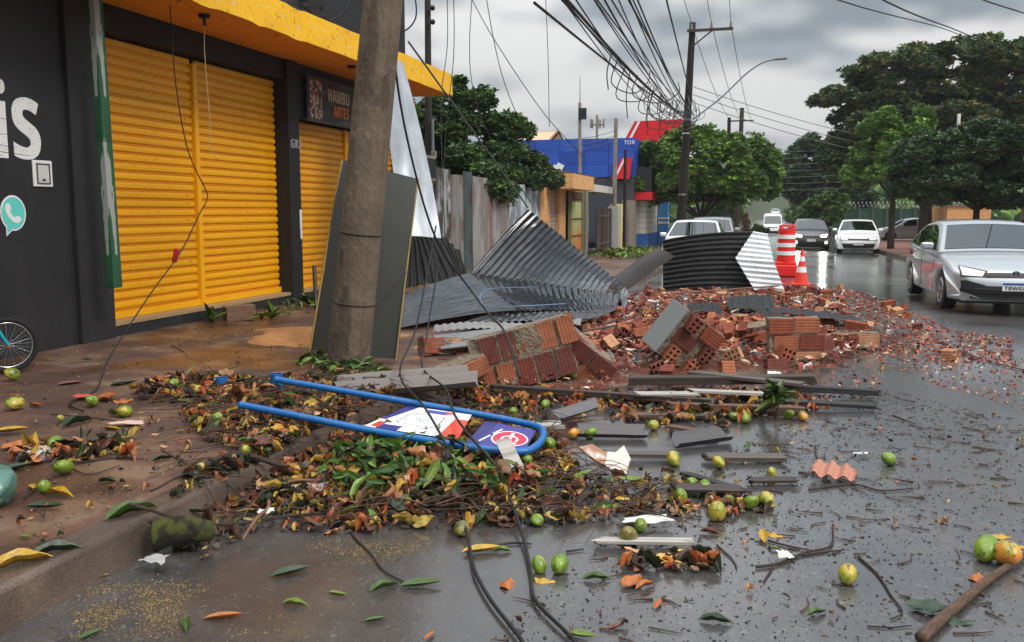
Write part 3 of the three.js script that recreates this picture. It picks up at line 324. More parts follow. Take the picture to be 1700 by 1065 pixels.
function rough(w, h, d, seed, amp = 0.04) { const g = mergeVertices((() => { const b = new THREE.BoxGeometry(w, h, d, Math.ceil(w / 0.05), Math.ceil(h / 0.05), Math.ceil(d / 0.05)); b.deleteAttribute('uv'); b.deleteAttribute('normal'); return b; })()); const p = g.attributes.position; for (let i = 0; i < p.count; i++) { const x = p.getX(i), y = p.getY(i), z = p.getZ(i), n = (fbm(x * 7 + seed, y * 7 + z * 5, 4096, 4, seed) - 0.5) * 2 * amp, m = (fbm(z * 7 + seed, x * 6 + y * 4, 4096, 4, seed + 3) - 0.5) * 2 * amp; p.setXYZ(i, x + n, y + m, z + (n - m) * 0.6); } const q = uvBox(g); q.computeVertexNormals(); return q; }
function chunk(label, p, rot, nx, ny, nz, o = {}) {           // a broken-off piece of wall: bricks laid in mortar
  const t = thing('wall_chunk', label, 'brickwork', 'broken wall pieces in the rubble', p); t.rotation.set(...rot, 'YXZ');
  const up = o.upright, bw = up ? 0.15 : 0.24, bh = up ? 0.24 : 0.15, bd = 0.115, j = o.joint ?? 0.02, W = nx * (bw + j), H = ny * (bh + j), Dp = nz * (bd + j);
  mesh('mortar', rough(W * (o.mw ?? 0.97), H * 0.97, Dp * (o.md ?? 0.78), o.seed ?? 5, 0.02), mortarM, t);
  for (let a = 0; a < nx; a++) for (let b = 0; b < ny; b++) for (let c = 0; c < nz; c++) {
    if (hash(a * 7 + b, c * 3 + b, o.seed ?? 1) < (o.miss ?? 0.1)) continue;
    const m = mesh('brick', bricksG[0], mBrick[Math.floor(hash(a, b + c * 5, 9) * 5)], t); m.position.set((a + 0.5) * (bw + j) - W / 2 + (b % 2 ? o.stag ?? (up ? 0 : 0.05) : 0), (b + 0.5) * (bh + j) - H / 2, (c + 0.5) * (bd + j) - Dp / 2 + R(-0.012, 0.02)); m.rotation.set(up ? 0 : R(-0.03, 0.03), R(-0.05, 0.05), (up ? Math.PI / 2 : 0) + R(-0.04, 0.04)); if (o.end) m.rotation.y += Math.PI / 2 * (hash(a, b, 4) > 0.5 ? 1 : 0);
  }
  return t;
}
chunk('tilted slab of mortar with upright ribbed bricks in front of the crumpled roof', [-2.1, 0.25, -7.85], [-0.02, 0.24, 0.27], 5, 2, 2, { upright: true, seed: 16, miss: 0.04, joint: 0.03, mw: 1.0, md: 0.8, stag: 0.08 });
chunk('sloping pair of ribbed bricks at the right end of the tilted mortar slab', [-1.62, 0.22, -8.05], [0.25, 0.3, -0.7], 2, 2, 2, { seed: 8, miss: 0 });
{ const c = chunk('brick block standing on its corner with a smooth grey painted face', [-0.72, 0.31, -8.75], [0.2, 0.5, -0.62], 2, 3, 2, { seed: 21, miss: 0, end: true }); mesh('painted_plaster', rbox(0.02, 0.5, 0.36, 0.004, -0.29, 0, 0), M(S(120, 124, 126), 0.6), c); }
chunk('neat stack of ribbed bricks standing upright right of the rubble', [0.28, 0.24, -9.45], [0.03, 0.25, 0.04], 2, 3, 1, { seed: 3, miss: 0 });
chunk('dark squat piece of brickwork at the left foot of the mortar slab', [-2.62, 0.13, -7.55], [0.1, 0.6, 0.35], 2, 1, 2, { seed: 31, miss: 0 });
chunk('half buried brick course behind the brick block', [-0.2, 0.22, -10.2], [0.2, -0.4, 0.2], 3, 1, 2, { seed: 33 });
chunk('broken brick course below the grey plaster board', [-3.0, 0.2, -8.5], [-0.2, 0.9, -0.1], 3, 1, 1, { seed: 35 });
chunk('small two brick piece right of the neat stack', [1.0, 0.09, -10.9], [0, 0.1, 0.02], 2, 1, 1, { seed: 37, miss: 0 });
{
  const list = []; const A = FRAG_A;
  const add = (x, z, lift = 0) => { const k = pick([0, 1, 1, 1, 2, 2, 2, 3]); list.push([x, z, k, lift]); };
  scatter([[-1.7, -8.3], [-0.9, -8.0], [0.3, -8.9], [0.8, -10], [0.3, -12], [-1.2, -12], [-1.7, -10]], 80, (x, z) => add(x, z, R(0.05)));
  scatter(A, 105, (x, z) => add(x, z, 0)); scatter(FRAG_B, 26, (x, z) => add(x, z, -0.02)); scatter([[-3.7, -7.9], [-2.8, -7.4], [-2.4, -8.4], [-3.0, -9.6], [-3.9, -9.6]], 26, (x, z) => add(x, z, 0));
  list.forEach(([x, z, k, lift]) => {
    if (Math.hypot(x + 0.72, z + 8.75) < 0.3) return;
    const h = heapH(x, z); const m = mesh('loose_brick', bricksG[k], pick(mBrick)); m.scale.set(R(0.72, 1.12), R(0.75, 1.05), R(0.75, 1.1)); m.position.set(x, groundAt(Math.max(x, KL + 0.2), z) + h * 0.9 + 0.05 + lift, z); m.rotation.set(R(-0.5, 0.5) + (h > 0.1 ? R(-0.5, 0.5) : 0) + pick([0, 0, 1.57]), R(6.28), R(-0.35, 0.35), 'YXZ');
    const zone = x > 0.9 ? 'strewn on the road right of the rubble heap' : x < -2.3 ? 'lying under the edge of the flat roof sheet' : z > -9.2 ? (x < -1.1 ? 'beside the tilted mortar slab' : x < -0.2 ? 'at the foot of the brick block' : 'at the foot of the neat brick stack') : z > -12.5 ? (x < -0.8 ? 'in the heap behind the mortar slab' : 'on the heap behind the brick block') : x < -0.8 ? 'in the rubble below the curled sheet' : 'in the rubble below the folded sheet'; tag(m, `${['whole', 'broken', 'stubby', 'small'][k]} hollow clay brick ${zone}`, 'brick', 'bricks ' + zone);
  });
  // crushed fragments, too many to count
  const shards = [1, 2, 3].map((k) => { const r = mulberry(k * 17), pts = []; for (let i = 0; i < 9; i++) pts.push(V((r() - 0.5) * 2, (r() - 0.5) * (k === 2 ? 0.5 : 1.1), (r() - 0.5) * (k === 3 ? 0.9 : 1.5))); return new ConvexGeometry(pts); });
  const cols = [S(138, 70, 54), S(118, 58, 48), S(160, 92, 68), S(182, 148, 116), S(112, 106, 102), S(150, 80, 62), S(100, 54, 46), S(196, 190, 182), S(78, 78, 80), S(160, 142, 122), S(200, 166, 130), S(92, 90, 90)];
  const lists = [[], [], []];
  const frag = (x, z, s0, s1, red) => { const s = mix(s0, s1, Math.pow(rnd(), 2.4)); lists[Math.floor(R(3))].push([E3(V(x, groundAt(Math.max(x, KL + 0.2), z) + heapH(x, z) * 0.88 + s * 0.25 + (heapH(x, z) > 0.05 ? R(0.04) : 0), z), R(-0.5, 0.5), R(6.28), R(-0.5, 0.5), V(s, s * R(0.6, 1), s)), rnd() < red ? cols[pick([0, 1, 2, 5, 6])] : pick(cols)]); };
  scatter(A, 13000, (x, z) => frag(x, z, 0.008, 0.085, 0.38)); scatter(A, 260, (x, z) => frag(x, z, 0.07, 0.16, 0.3)); scatter(A, 420, (x, z) => { const s = R(0.05, 0.14), h = heapH(x, z); lists[1].push([E3(V(x, groundAt(Math.max(x, KL + 0.2), z) + h * 0.9 + R(0.02, 0.07), z), R(-0.6, 0.6), R(6.28), R(-0.6, 0.6), V(s, s * 0.35, s * R(0.5, 1))), pick([S(74, 76, 78), S(96, 96, 96), S(58, 58, 60), S(150, 134, 114), S(176, 158, 134), S(70, 58, 50)])]); }); scatter(FRAG_B, 5200, (x, z) => frag(x, z, 0.006, 0.05, 0.6)); scatter(FRAG_C, 1300, (x, z) => frag(x, z, 0.005, 0.03, 0.3)); scatter([[-2.4, -7.2], [-0.5, -6.9], [0.6, -7.6], [0.4, -8.6], [-2.2, -7.9]], 900, (x, z) => frag(x, z, 0.008, 0.05, 0.3)); scatter(FRAG_D, 500, (x, z) => frag(x, z, 0.008, 0.04, 0.4)); scatter([[-3.8, -7.6], [-2.6, -7.3], [-2.4, -8.4], [-3.0, -9.8], [-4.1, -9.8]], 1900, (x, z) => frag(x, z, 0.008, 0.06, 0.5));
  lists.forEach((l, i) => tag(inst('brick_fragments', shards[i], M(0xffffff, 0.88), null, l), 'crushed brick and mortar fragments strewn over the road', null, null, 'stuff'));
}
// ---------- planks, boards, tiles ----------
const woodT = rep(tex(256, (u, v) => { const a = fbm(u * 3, v * 30, 3, 4, 400); return lerp3([0.6, 0.6, 0.6], [1, 1, 1], a); }), 1);
const mWood = (c, r = 0.6) => M(c, r, { map: woodT, bumpMap: woodT, bumpScale: 0.004 });
const WD = { dk: mWood(S(74, 62, 56), 0.5), gr: mWood(S(108, 98, 90), 0.55), br: mWood(S(112, 84, 66)), wh: mWood(S(206, 200, 192), 0.6), bk: mWood(S(50, 46, 46), 0.5) };
for (const [x0, y0, z0, x1, y1, z1, w, h, m, l] of [
  [-1.1, 0.09, -7.65, 0.42, 0.11, -8.05, 0.11, 0.07, 'dk', 'long dark beam below the brick block'], [0.2, 0.07, -7.82, 0.9, 0.04, -7.95, 0.1, 0.05, 'bk', 'dark splintered board end right of the green sapling'], [-2.2, 0.06, -7.2, -0.35, 0.06, -7.1, 0.07, 0.05, 'dk', 'thin dark batten at the foot of the mortar slab'],
  [-0.97, 0.09, -7.14, -0.5, 0.1, -7.22, 0.16, 0.02, 'wh', 'short white painted board left of the long white board'], [-0.55, 0.115, -7.25, 0.05, 0.1, -7.36, 0.13, 0.025, 'wh', 'long white painted board pointing at the green sapling'], [-0.6, 0.14, -7.95, 0.3, 0.12, -7.75, 0.14, 0.03, 'gr', 'weathered grey board lying across the dark beam'], [-0.7, 0.05, -6.95, 0.3, 0.04, -7.12, 0.09, 0.04, 'br', 'brown board below the long white board'], [0.05, 0.05, -7.35, 0.85, 0.03, -7.45, 0.1, 0.03, 'bk', 'black board behind the green sapling'],
  [-0.33, 0.02, -5.62, 0.14, 0.02, -5.74, 0.09, 0.03, 'gr', 'short grey plank with a mango in front of it'], [-0.95, 0.02, -5.52, -0.5, 0.02, -5.62, 0.08, 0.03, 'gr', 'grey plank behind the broken white tile'], [-0.44, 0.05, -4.85, -0.1, 0.03, -4.98, 0.1, 0.02, 'dk', 'dark plank under the cluster of green mangoes'], [-0.42, 0.03, -5.2, -0.06, 0.02, -4.97, 0.07, 0.02, 'bk', 'narrow black plank behind the cluster of green mangoes'],
  [-0.72, 0.02, -4.02, -0.31, 0.02, -4.12, 0.07, 0.02, 'wh', 'white painted strip of wood on the near asphalt'], [-0.96, 0.03, -6.6, -0.55, 0.03, -6.75, 0.1, 0.03, 'br', 'flat brown board near the middle of the road'], [-1.62, 0.06, -5.95, -1.35, 0.05, -6.1, 0.12, 0.03, 'wh', 'pale broken slab beside the blue frame'], [-0.05, 0.02, -5.2, 0.2, 0.02, -5.28, 0.08, 0.02, 'dk', 'small dark plank beside the ribbed clay tile'],
  [-0.62, 0.03, -6.35, -0.3, 0.02, -6.25, 0.1, 0.02, 'br', 'thin reddish board on open wet asphalt'], [-0.5, 0.02, -6.75, -0.1, 0.02, -6.9, 0.06, 0.03, 'dk', 'dark stick of timber among the mangoes']]) {
  const d = V(x1 - x0, y1 - y0, z1 - z0), L = d.length(), g = rbox(L, h, w, 0.006); const p = g.attributes.position; for (let i = 0; i < p.count; i++) { const x = p.getX(i); if (Math.abs(x) > L * 0.4) p.setX(i, x + (hash(Math.round(p.getZ(i) * 200), Math.round(p.getY(i) * 200), 5) - 0.5) * 0.06); }
  const o = mesh('plank', uvBox(g, 2), WD[m]); o.position.set((x0 + x1) / 2, (y0 + y1) / 2 + h * 0.2, (z0 + z1) / 2); o.rotation.set(R(-0.1, 0.1), Math.atan2(-d.z, d.x), Math.asin(d.y / L), 'YXZ'); tag(o, l, 'plank', 'planks among the debris');
}
{
  const mTile = M(S(112, 106, 102), 0.7, { bumpMap: rep(bumpSoft, 2), bumpScale: 0.004 });
  const wave = (L, W, n, a, m, p, ry, rz, l, th = 0.008) => { const f = (o) => grid(10 * n, 10, (s, t) => V((t - 0.5) * L * (1 - 0.25 * vn(s * 3 + L * 50, 1, 99, 7)), Math.sin(s * n * 2 * Math.PI) * a + o, (s - 0.5) * W * (1 - 0.2 * vn(t * 4 + W * 30, 5, 99, 8)))); const o = mesh('roof_tile', mg([f(0), f(-th)]), m); o.position.set(...p); o.rotation.set(0.05, ry, rz, 'YXZ'); return tag(o, l, 'roof tile', 'broken roof tiles'); };
  wave(1.25, 0.5, 2, 0.05, mTile, [-2.75, 0.2, -6.65], 0.55, 0.03, 'long grey wavy roof sheet lying at the kerb right of the leaning pole', 0.01);
  wave(0.45, 0.2, 1, 0.035, M(S(70, 68, 70), 0.5), [-0.4, 0.05, -6.05], 0.7, 0.02, 'dark curved tile piece open towards the viewer'); wave(0.5, 0.22, 1, 0.03, M(S(82, 78, 78), 0.5), [-1.0, 0.04, -6.1], 0.2, 0, 'dark curved tile beside two mangoes'); wave(0.4, 0.25, 1, 0.015, M(S(92, 90, 92), 0.45), [-1.3, 0.12, -6.35], 0.5, 0.25, 'grey slate piece propped up right of the blue frame');
  wave(0.24, 0.26, 3, 0.014, M(S(172, 118, 100), 0.85, { bumpMap: rep(bumpSoft, 2), bumpScale: 0.004 }), [0.42, 0.05, -5.45], 1.4, 0.12, 'ribbed pink clay tile alone on the wet asphalt');
  const sh = new THREE.Shape([[-0.17, 0.06], [-0.1, 0.1], [-0.02, 0.05], [0.05, 0.055], [0.09, 0.12], [0.14, 0.02], [0.13, -0.11], [0.03, -0.08], [-0.06, -0.03]].map((a) => new THREE.Vector2(...a))); const bt = mesh('broken_tile', new THREE.ExtrudeGeometry(sh, { depth: 0.015, bevelEnabled: true, bevelSize: 0.003, bevelThickness: 0.003, bevelSegments: 1 }), M(0xffffff, 0.6, { map: rep(tex(128, (u, v) => lerp3(rgb(202, 194, 184), rgb(150, 106, 82), sst(0.45, 0.75, u + (fbm(u * 5, v * 5, 5, 3, 420) - 0.5)))), 2.6) })); bt.position.set(-0.88, 0.08, -5.2); bt.rotation.set(-1.05, 0.2, -0.15, 'YXZ'); tag(bt, 'jagged broken white tile with brown edge right of the leaf pile', 'tile');
  const pc = thing('paper_scrap', 'white notched cardboard cut-out standing on the leaf pile', 'paper', 'white scraps', [-1.42, 0.13, -4.98]); const s2 = new THREE.Shape([[-0.05, 0.11], [0.04, 0.1], [0.06, -0.1], [0.035, -0.09], [0.03, -0.06], [0.005, -0.06], [0, -0.1], [-0.03, -0.1]].map((a) => new THREE.Vector2(...a))); mesh('card', new THREE.ExtrudeGeometry(s2, { depth: 0.004, bevelEnabled: false }), WD.wh, pc); pc.rotation.set(-0.7, 0.3, 0.3, 'YXZ');
  const scrap = (p, w, d, ry, l, c = S(200, 198, 192)) => { const o = mesh('paper_scrap', grid(8, 6, (s, t) => V((s - 0.5) * w * (0.8 + 0.4 * vn(t * 4, 1, 99, 3)), 0.025 * fbm(s * 4 + p[0] * 9, t * 4, 4096, 3, 6), (t - 0.5) * d * (0.7 + 0.5 * vn(s * 5, 2, 99, 5)))), M(c, 0.7)); o.position.set(...p); o.rotation.y = ry; tag(o, l, 'paper', 'white scraps'); };
  scrap([-0.53, 0.02, -4.36], 0.24, 0.09, 0.4, 'white patterned scrap behind the white painted strip'); scrap([0.12, 0.01, -4.08], 0.06, 0.09, 0.3, 'small white scrap under the forked twig'); scrap([-2.55, 0.02, -3.25], 0.11, 0.09, 0.2, 'crumpled clear plastic scrap in the gutter', S(150, 150, 148)); scrap([-2.35, 0.06, -3.85], 0.08, 0.06, 0.5, 'small white scrap in front of the mossy log'); scrap([-2.35, 0.05, -4.3], 0.2, 0.16, 0.9, 'grey plastic scrap at the left end of the leaf pile', S(150, 148, 144)); scrap([0.1, 0.1, -8.3], 0.12, 0.16, 0.1, 'white plastic scrap standing behind the green sapling'); scrap([-0.6, 0.05, -7.9], 0.16, 0.12, 0.6, 'white scrap between the beam and the brick block'); scrap([0.62, 0.01, -6.0], 0.1, 0.05, 0.2, 'tiny white scrap right of the lone mango'); scrap([-4.05, 0.15, -4.95], 0.22, 0.1, 0.5, 'pinkish torn paper on the brown pavement', S(196, 164, 152)); scrap([-4.95, 0.15, -5.6], 0.14, 0.1, 0.2, 'red torn scrap on the pavement beside a fallen wire', S(176, 76, 66));
}
// ---------- blue sign frame ----------
{
  const mb = M(0xffffff, 0.4, { map: rep(paintTex(rgb(14, 88, 152), rgb(22, 106, 178), rgb(120, 122, 122), 0.73, 395), 6, 0.6) }), f = thing('blue_sign_frame', 'bent blue tubular sign frame lying across the leaf pile', 'sign frame');
  mesh('rail', tube([[-3.25, 0.3, -5.07], [-2.8, 0.25, -5.06], [-2.3, 0.19, -5.06], [-1.6, 0.13, -5.06], [-1.42, 0.12, -5.08], [-1.34, 0.12, -5.14], [-1.31, 0.13, -5.26], [-1.32, 0.14, -5.42], [-1.38, 0.15, -5.58], [-1.52, 0.155, -5.67], [-1.75, 0.18, -5.69], [-2.5, 0.26, -5.69], [-3.35, 0.35, -5.69]], 0.0235, 90, 12), mb, f);
  for (const p of [[-3.25, 0.3, -5.07], [-3.35, 0.35, -5.69]]) mesh('end_cap', tf(new THREE.SphereGeometry(0.0265, 12, 8), ...p), mb, f);
  mesh('cross_bar', tube([[-2.38, 0.17, -5.08], [-2.3, 0.19, -5.68]], 0.016, 6, 8), mb, f); mesh('bracket', rbox(0.12, 0.03, 0.1, 0.008, -1.45, 0.07, -4.98, 0, 0.4, 0.3), mb, f);
  const canv = (w, h, draw) => { const c = document.createElement('canvas'); c.width = w; c.height = h; draw(c.getContext('2d'), w, h); const t = new THREE.CanvasTexture(c); t.colorSpace = THREE.SRGBColorSpace; return t; };
  const slab = (a, b, c, d, th) => { const q = [a, b, c, d].map((p) => V(...p)), top = grid(8, 8, (s, t) => q[3].clone().lerp(q[2], s).lerp(q[0].clone().lerp(q[1], s), t)); return top; };
  const t1 = canv(512, 512, (x, w, h) => { x.fillStyle = '#e9e8ec'; x.fillRect(0, 0, w, h); x.fillStyle = '#2b2d7c'; x.beginPath(); x.moveTo(0, 0); x.lineTo(90, 0); x.lineTo(30, 330); x.lineTo(0, 330); x.fill(); x.fillStyle = '#4a45a0'; x.fillRect(180, 20, 150, 70); x.fillStyle = '#d8453a'; x.beginPath(); x.moveTo(330, 20); x.lineTo(400, 20); x.lineTo(330, 90); x.fill(); x.fillStyle = '#e0452f'; x.beginPath(); x.moveTo(420, 130); x.lineTo(512, 130); x.lineTo(512, 512); x.lineTo(400, 512); x.fill(); x.fillStyle = '#2b2d7c'; x.fillRect(60, 420, 120, 92); x.fillStyle = '#c23c34'; x.fillRect(20, 380, 50, 110); x.fillStyle = '#f2f2f2'; x.strokeStyle = '#26262c'; x.lineWidth = 7; x.beginPath(); x.roundRect(110, 140, 240, 220, 26); x.fill(); x.stroke(); x.lineWidth = 4; x.beginPath(); x.arc(230, 250, 34, 0, 6.3); x.stroke(); x.beginPath(); x.arc(230, 250, 16, 0, 6.3); x.stroke(); x.fillStyle = '#26262c'; for (let i = 0; i < 9; i++) x.fillRect(140 + (i * 53) % 190, 165 + (i * 71) % 170, 10, 7); });
  const po = mesh('poster', [slab([-2.33, 0.225, -5.66], [-1.86, 0.2, -5.62], [-1.78, 0.165, -5.1], [-2.4, 0.21, -5.1])], M(0xffffff, 0.35, { map: t1 }), f);
  mesh('poster_backing', slab([-2.33, 0.217, -5.66], [-1.86, 0.192, -5.62], [-1.78, 0.157, -5.1], [-2.4, 0.202, -5.1]), mDark, f);
  const t2 = canv(512, 512, (x, w, h) => { x.fillStyle = '#3a3486'; x.fillRect(0, 0, w, h); x.fillStyle = '#26246a'; x.fillRect(0, 0, 120, h); x.save(); x.translate(80, 400); x.rotate(-1.2); x.fillStyle = '#d8d8e8'; x.fillRect(0, 0, 150, 22); x.fillRect(190, 0, 130, 22); x.restore(); x.fillStyle = '#e8e0e4'; x.beginPath(); x.arc(330, 280, 165, 0, 6.3); x.fill(); x.fillStyle = '#d01f3c'; x.beginPath(); x.arc(330, 280, 150, 0, 6.3); x.fill(); x.strokeStyle = '#f0e4e6'; x.lineWidth = 22; x.beginPath(); x.arc(330, 290, 70, 2.4, 6.9); x.stroke(); x.lineWidth = 30; x.beginPath(); x.moveTo(330, 150); x.lineTo(330, 370); x.moveTo(250, 370); x.lineTo(410, 370); x.stroke(); });
  mesh('panel', [slab([-1.76, 0.165, -5.62], [-1.4, 0.14, -5.55], [-1.37, 0.11, -5.14], [-1.74, 0.135, -5.1])], M(0xffffff, 0.35, { map: t2 }), f);
  mesh('panel_backing', slab([-1.76, 0.157, -5.62], [-1.4, 0.132, -5.55], [-1.37, 0.102, -5.14], [-1.74, 0.127, -5.1]), mDark, f);
  [[-4.0, -5.98, 0.15, 'short blue tube stub standing among leaves on the pavement'], [-3.56, -6.04, 0.19, 'taller blue tube stub standing behind the blue sign frame']].forEach(([x, z, h, l]) => { const t = thing('blue_stub', l, 'tube', null, [x, WALK, z]); mesh('tube', tf(new THREE.CylinderGeometry(0.045, 0.045, h, 18, 1, true), 0, h / 2, 0), mb, t); mesh('rim', tf(new THREE.TorusGeometry(0.043, 0.004, 6, 20), 0, h, 0, Math.PI / 2), mb, t); });
}
// ---------- mangoes ----------
const mangoG = (() => { const g = new THREE.SphereGeometry(0.5, 20, 14), p = g.attributes.position; for (let i = 0; i < p.count; i++) { const x = p.getX(i), y = p.getY(i), z = p.getZ(i); p.setXYZ(i, x * 0.95 + 0.09 * Math.sin(y * 3) * 0.6, y * 1.13 - 0.05 * x, z * 0.88 * (1 - 0.12 * y)); } g.computeVertexNormals(); return g; })();
const stemG = taper([[0.0, 0.5, 0], [0.02, 0.6, 0.01]], 0.035, 0.025, 3, 6);
const mangoT = (c0, c1, c2, s) => tex(256, (u, v) => { const a = fbm(u * 4, v * 3, 4, 4, s), d = vn(u * 90, v * 60, 90, s + 5); let c = lerp3(c0, c1, sst(0.35, 0.65, a)); c = lerp3(c, c2, sst(0.6, 0.72, fbm(u * 3 + 2, v * 2, 3, 3, s + 9))); const sp = fbm(u * 9, v * 7, 9, 3, s + 30); if (sp > 0.66) c = lerp3(c, rgb(62, 54, 30), sst(0.66, 0.74, sp) * 0.75); return d > 0.9 ? lerp3(c, rgb(60, 70, 20), 0.4) : c; });
const mMango = [mangoT(rgb(92, 122, 30), rgb(128, 150, 46), rgb(150, 160, 62), 430), mangoT(rgb(112, 132, 36), rgb(150, 156, 52), rgb(184, 156, 58), 440), mangoT(rgb(160, 150, 50), rgb(216, 140, 54), rgb(226, 110, 54), 450), mangoT(rgb(104, 110, 44), rgb(128, 112, 54), rgb(90, 78, 40), 460)].map((t) => MP(0xffffff, 0.34, { map: t, clearcoat: 0.25, clearcoatRoughness: 0.25 }));
const mStem = M(S(70, 58, 34), 0.9), tint = ['green', 'yellow-green', 'orange-flushed', 'brown-stained'];
const where = { asphaltRight: 'on open asphalt at the right', tileRow: 'by the short grey planks', plankCluster: 'around the dark plank', midRoad: 'in front of the long white boards', nearRoad: 'on the asphalt below the leaf pile', pile: 'within the fallen leaf pile', heapLeft: 'by the blue tube stubs', walk: 'on the brown pavement at the left' };
for (const [k, l] of Object.entries(MANGO)) {
  const s = l.map((m, i) => [Math.atan2(m[0], -m[1]), m]).sort((a, b) => a[0] - b[0]);
  s.forEach(([, [x, z, d, t]], i) => {
    const o = thing('mango', `${tint[t]} mango ${where[k]}, ${ordinal(i, s.length)} of ${s.length}`, 'mango', 'fallen mangoes ' + where[k], [x, groundAt(x, z) + d * 0.44 + (k === 'pile' || k === 'heapLeft' ? 0.05 : 0), z]);
    o.scale.set(d * R(0.88, 1.05), d * R(0.92, 1.16), d * R(0.86, 1.02)); o.rotation.set(R(1.0, 1.9), R(6.28), R(-0.7, 0.7)); mesh('fruit', mangoG, mMango[t], o); mesh('stem', stemG, mStem, o);
  });
}
// ---------- leaves ----------
const leafGeo = (w, curl, fold, wav = 0.0) => grid(8, 4, (s, t) => { const k = Math.sin(Math.PI * Math.pow(s, 0.85)) ** 0.8, y = (t - 0.5) * 2; return V(s - 0.5, curl * (s - 0.4) ** 2 + fold * Math.abs(y) * k * w + wav * Math.sin(s * 14 + t * 3), y * w * 0.5 * k); });
const leafG = [leafGeo(0.27, 0.25, 0.5), leafGeo(0.27, -0.12, 0.7, 0.02), leafGeo(0.62, 0.5, 0.25, 0.03), leafGeo(0.6, -0.25, -0.3, 0.05)], rollG = [leafGeo(0.3, 1.1, 1.6, 0.05), leafGeo(0.5, -0.9, 1.1, 0.08)];
const leafC = [[70, 104, 34], [38, 66, 38], [206, 164, 44], [192, 110, 48], [120, 58, 42], [120, 146, 52]];
const leafTex = tex(128, (u, v) => { const mid = Math.abs(v - 0.5) < 0.03 ? 1 : 0, vein = Math.sin((u * 26 + Math.abs(v - 0.5) * 22)) > 0.86 ? 1 : 0, n = fbm(u * 8, v * 8, 8, 4, 470); return lerp3([0.72, 0.72, 0.68], [1, 1, 1], clamp(n + 0.25 * mid + 0.12 * vein)).map((c) => c * (n > 0.68 ? 0.75 : 1)); });
const mLeaf = leafC.map(([r, g, b]) => MP(S(r, g, b), 0.45, { map: leafTex, transmission: 0 }));
const CR = V(Math.cos(0.2742), 0, -Math.sin(0.2742)), CF = V(-Math.sin(0.2742), 0, -Math.cos(0.2742));
{
  const nm = ['green', 'dark green', 'yellow', 'orange-brown', 'red-brown', 'pale green'], byKind = {};
  LEAVES.forEach((l) => (byKind[l[4] + (l[0] < KL ? 'w' : 'r')] ??= []).push(l));
  for (const [k, l] of Object.entries(byKind)) {
    const s = l.map((m) => [Math.atan2(m[0], -m[1]), m]).sort((a, b) => a[0] - b[0]);
    s.forEach(([, [x, z, len, a, kind, shape]], i) => {
      const g = leafG[shape * 2 + (i % 2)], dist = Math.hypot(x, z), kf = 1.5 / Math.hypot(1.5, dist), d = CR.clone().multiplyScalar(Math.cos(a * D2R)).addScaledVector(CF, -Math.sin(a * D2R) / kf * 0.7), L = Math.min(len * d.length(), 0.26);
      const o = mesh('fallen_leaf', g, mLeaf[kind]); o.position.set(x, groundAt(x, z) + 0.004 + L * (i % 2 ? (shape ? 0.1 : 0.035) : 0), z); o.rotation.set(R(-0.12, 0.12), Math.atan2(-d.z, d.x), R(-0.04, 0.04), 'YXZ'); o.scale.set(L, L, L);
      tag(o, `single ${nm[kind]} leaf on the ${k.endsWith('w') ? 'brown pavement' : 'wet asphalt'}, ${ordinal(i, s.length)}${s.length > 1 ? ' of its colour' : ''}`.replace(/, $/, ''), 'leaf', 'single fallen leaves');
    });
  }
  // leaf litter that reads as one mass
  const L4 = [[], [], [], [], [], []], cA = [[196, 112, 58], [216, 168, 70], [206, 138, 96], [222, 184, 84], [198, 96, 60], [210, 160, 120], [108, 62, 48], [86, 56, 44], [176, 118, 82], [64, 80, 42], [44, 56, 36], [78, 64, 50], [60, 48, 42], [204, 172, 84], [124, 84, 60], [70, 54, 46], [52, 42, 38], [140, 108, 78]].map((c) => S(...c)), cG = [[78, 116, 42], [104, 146, 60], [56, 88, 40], [132, 166, 78], [66, 100, 40], [120, 140, 60]].map((c) => S(...c));
  const lay = (poly, n, h, s0, s1, cols, tilt = 0.6, pw = 1) => scatter(poly, n, (x, z) => { const k = cols === cG ? pick([0, 1, 1]) : pick([0, 1, 2, 3, 4, 4, 5, 5]), s = mix(s0, s1, rnd() ** 1.6); if (rnd() > 0.25 + 1.1 * sst(0.36, 0.6, fbm(x * 2.6 + 3, z * 2.6, 4096, 4, 66))) return; L4[k].push([E3(V(x, groundAt(x, z) + 0.012 + Math.pow(rnd(), pw) * h, z), R(-tilt, tilt), R(6.28), R(-tilt, tilt), s), pick(cols)]); });
  lay(PILE, 7800, 0.03, 0.028, 0.12, cA, 0.6); lay(PILE_CORE, 4200, 0.085, 0.03, 0.13, cA, 0.9); lay(PILE, 330, 0.07, 0.08, 0.18, cG, 0.8); lay(PILE_GREEN, 420, 0.17, 0.1, 0.22, cG, 1.3); lay(PILE_GREEN, 300, 0.18, 0.05, 0.14, cA, 1.2); lay(PILE_B, 260, 0.015, 0.03, 0.09, cA, 0.4); lay(PILE_C, 60, 0.012, 0.04, 0.12, cA, 0.3); lay([[-2.5, -7.5], [-0.9, -7.5], [0.3, -7.9], [0.5, -7.2], [-2.3, -6.9]], 500, 0.04, 0.04, 0.12, cA); lay(PILE_D, 700, 0.04, 0.05, 0.13, cA); lay(PILE_E, 150, 0.03, 0.06, 0.14, cA); lay([[-4.75, -5.9], [-4.2, -6.3], [-3.5, -6.1], [-3.6, -5.6], [-4.3, -5.5]], 420, 0.1, 0.07, 0.15, cA); lay(FRAG_D, 90, 0.01, 0.03, 0.07, cA); lay(SPECK, 190, 0.004, 0.012, 0.045, cA, 0.25); lay(GRAIN_C, 160, 0.006, 0.015, 0.05, cA, 0.3);
  lay([[-4.2, -8.2], [-3.2, -7.2], [-2.9, -6.9], [-3.3, -6.4], [-4.2, -7.3]], 130, 0.05, 0.1, 0.2, cG);
